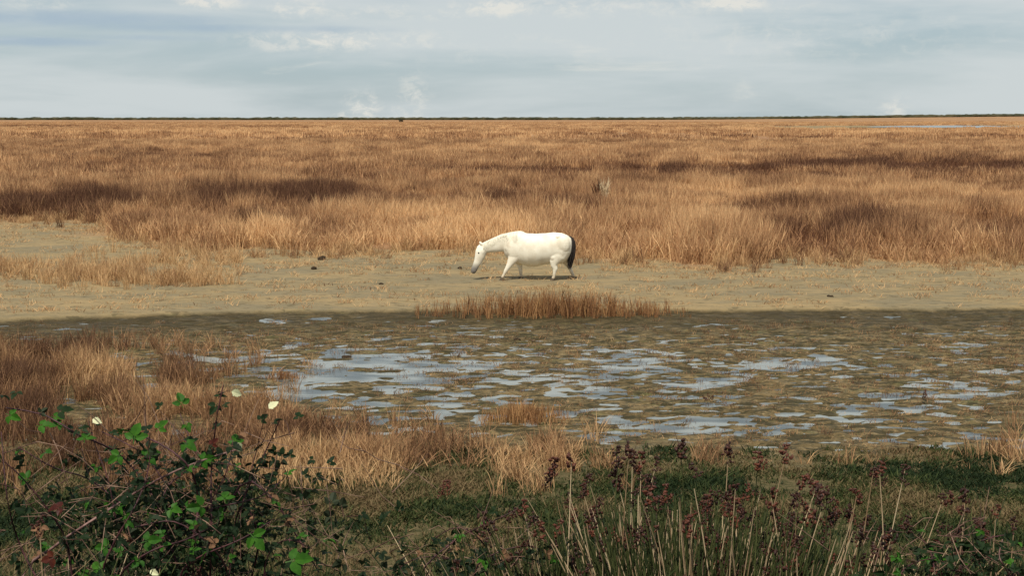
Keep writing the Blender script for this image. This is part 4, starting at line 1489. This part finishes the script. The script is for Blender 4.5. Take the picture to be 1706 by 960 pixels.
def rush(label, cpx, Y, heads, extra, seed, n_leaf=200, hmin=.55, hmax=1.0, leanx=0.0, head_p=.25, name='rush_clump', cat='rush', group='rush clumps on the dyke slope'):
    """heads: photo pixels of seed heads; each gets a stem from the clump's foot"""
    r = random.Random(seed)
    x0 = at(cpx, 960, Y).x
    root = empty(name, (x0, Y, gz(x0, Y)))
    tag(root, label, cat, group)
    org = root.location.copy()
    gp, sp_, gt, st = [], [], [], []
    hd = []

    def stem(b, tip, rad, bow):
        m_ = b.lerp(tip, .5) + Vector((bow[0], bow[1], .02))
        return [(b, rad), (b.lerp(m_, .9), rad * .95), (m_.lerp(tip, .55), rad * .8), (tip, rad * .45)]
    for px_, py_ in heads:
        yy = Y + r.gauss(0, .16)
        tip = at(px_, py_, yy)
        b = Vector((x0 + (tip.x - x0) * .45 + r.gauss(0, .05), yy + r.gauss(0, .06), 0))
        b.z = gz(b.x, b.y) - .02
        (sp_ if r.random() < .5 else gp).append(stem(b - org, tip - org, .0030, (r.gauss(0, .02), r.gauss(0, .02))))
        hd.append((tip - org, r.uniform(.9, 1.6)))
        if r.random() < .6:
            hd.append((tip - org + Vector((r.gauss(0, .02), 0, -r.uniform(.015, .05))), r.uniform(.6, 1.1)))
    for i in range(extra):
        a = r.random() * 6.283
        q = math.sqrt(r.random())
        b = Vector((x0 + math.cos(a) * q * .36, Y + math.sin(a) * q * .3, 0))
        b.z = gz(b.x, b.y) - .02
        h = r.uniform(hmin, hmax)
        ln_ = r.gauss(.0, .08)
        tip = b + Vector(((math.cos(a) * q * .35 + ln_ + leanx) * h, (math.sin(a) * q * .25 + r.gauss(0, .08)) * h, h))
        k = stem(b - org, tip - org, r.uniform(.0022, .0038), (r.gauss(0, .02), r.gauss(0, .02)))
        (sp_ if r.random() < .22 else gp).append(k)
        if r.random() < head_p:
            hd.append((tip - org, r.uniform(.7, 1.4)))
    for nm, paths, mt in (('green_stems', gp, M_RUSHG), ('straw_stems', sp_, M_RUSHS)):
        if not paths:
            continue
        V, Q = tube_data(paths, 4)
        me_ = mesh_np(nm, V, [Q])
        ti = np.repeat([r.random() for _ in paths], 16)
        fattr(me_, 'tint', ti)
        me_.materials.append(mt)
        o = link(nm, me_, root)
        o['kind'] = 'stuff'
    for p_, s_ in hd:
        h_ = link('seed_head', HEADS[r.randrange(6)], root)
        h_.location = p_
        h_.rotation_euler = (r.gauss(0, .4), r.gauss(0, .4), r.random() * 6)
        h_.scale = (s_, s_, s_ * r.uniform(.9, 1.3))
    return root


rush('tall dense rush clump with dark red heads, the fullest on the dyke', 1180, 5.1,
     [(1027, 797), (1084, 825), (1110, 822), (1134, 750), (1157, 783), (1177, 836), (1214, 749), (1221, 816), (1214, 834), (1178, 838), (1246, 820), (1222, 862), (1256, 859), (1146, 873), (1263, 767), (1142, 878), (1206, 944), (1310, 756)], 620, 1, hmin=.35, hmax=.86, head_p=.12)
rush('upright rush clump with a tight bunch of dark heads at its top', 1055, 5.3,
     [(1027, 751), (1048, 752), (1054, 760), (1068, 769), (1094, 773), (1030, 770), (1084, 800), (980, 800)], 440, 2, head_p=.10, hmin=.35, hmax=.85)
rush('pale stemmed rush clump leaning towards the trailing bramble', 905, 5.4,
     [(922, 776), (952, 769), (744, 808), (871, 846), (853, 857), (931, 881), (811, 871), (899, 885), (952, 857), (811, 906), (874, 910), (918, 790)], 330, 3, head_p=.08, hmin=.3, hmax=.75, leanx=-.12)
rush('rush clump fanning sideways with many dark red heads beside the fullest clump', 1345, 5.0,
     [(1285, 830), (1327, 832), (1356, 813), (1377, 825), (1388, 859), (1413, 852), (1427, 827), (1292, 873), (1320, 877), (1391, 933), (1340, 840), (1362, 822), (1385, 866)], 400, 4, head_p=.12, hmin=.25, hmax=.68, leanx=.15)
rush('leaning straw coloured rush clump with few heads beside the leafy bramble', 1480, 4.9,
     [(1434, 891), (1473, 891), (1508, 870), (1441, 933), (1455, 786), (1465, 782), (1508, 782), (1572, 830)], 300, 5, head_p=.10, hmin=.2, hmax=.55, leanx=.4)
rush('low reddish rush clump at the far end of the row', 1640, 4.9,
     [(1608, 834), (1633, 877), (1597, 884), (1587, 937), (1580, 832), (1660, 850), (1690, 872)], 340, 6, head_p=.12, hmin=.2, hmax=.55, leanx=.1)
rush("low dark red dock plant on the mud beside the water patches", 1180, 20.55, [(1172, 661), (1180, 659), (1188, 662), (1176, 664), (1184, 665)], 0, 7, name='dock_plant', cat='dock plant', group='dock plants on the mud')
rush("slim upright dark red dock plant on the wet mud by the dark water", 1540, 20.6, [(1541, 652), (1539, 657), (1543, 655), (1538, 662), (1540, 665)], 0, 8, name='dock_plant', cat='dock plant', group='dock plants on the mud')
rush('dull green rush clump behind the big bramble\'s purple canes', 45, 4.3, [(65, 868)], 150, 9, hmin=.15, hmax=.52, head_p=.02)
rush('short sparse rush clump between the bushy bramble and the trailing bramble', 560, 5.6, [(745, 812)], 40, 10, hmin=.15, hmax=.42, head_p=.15)
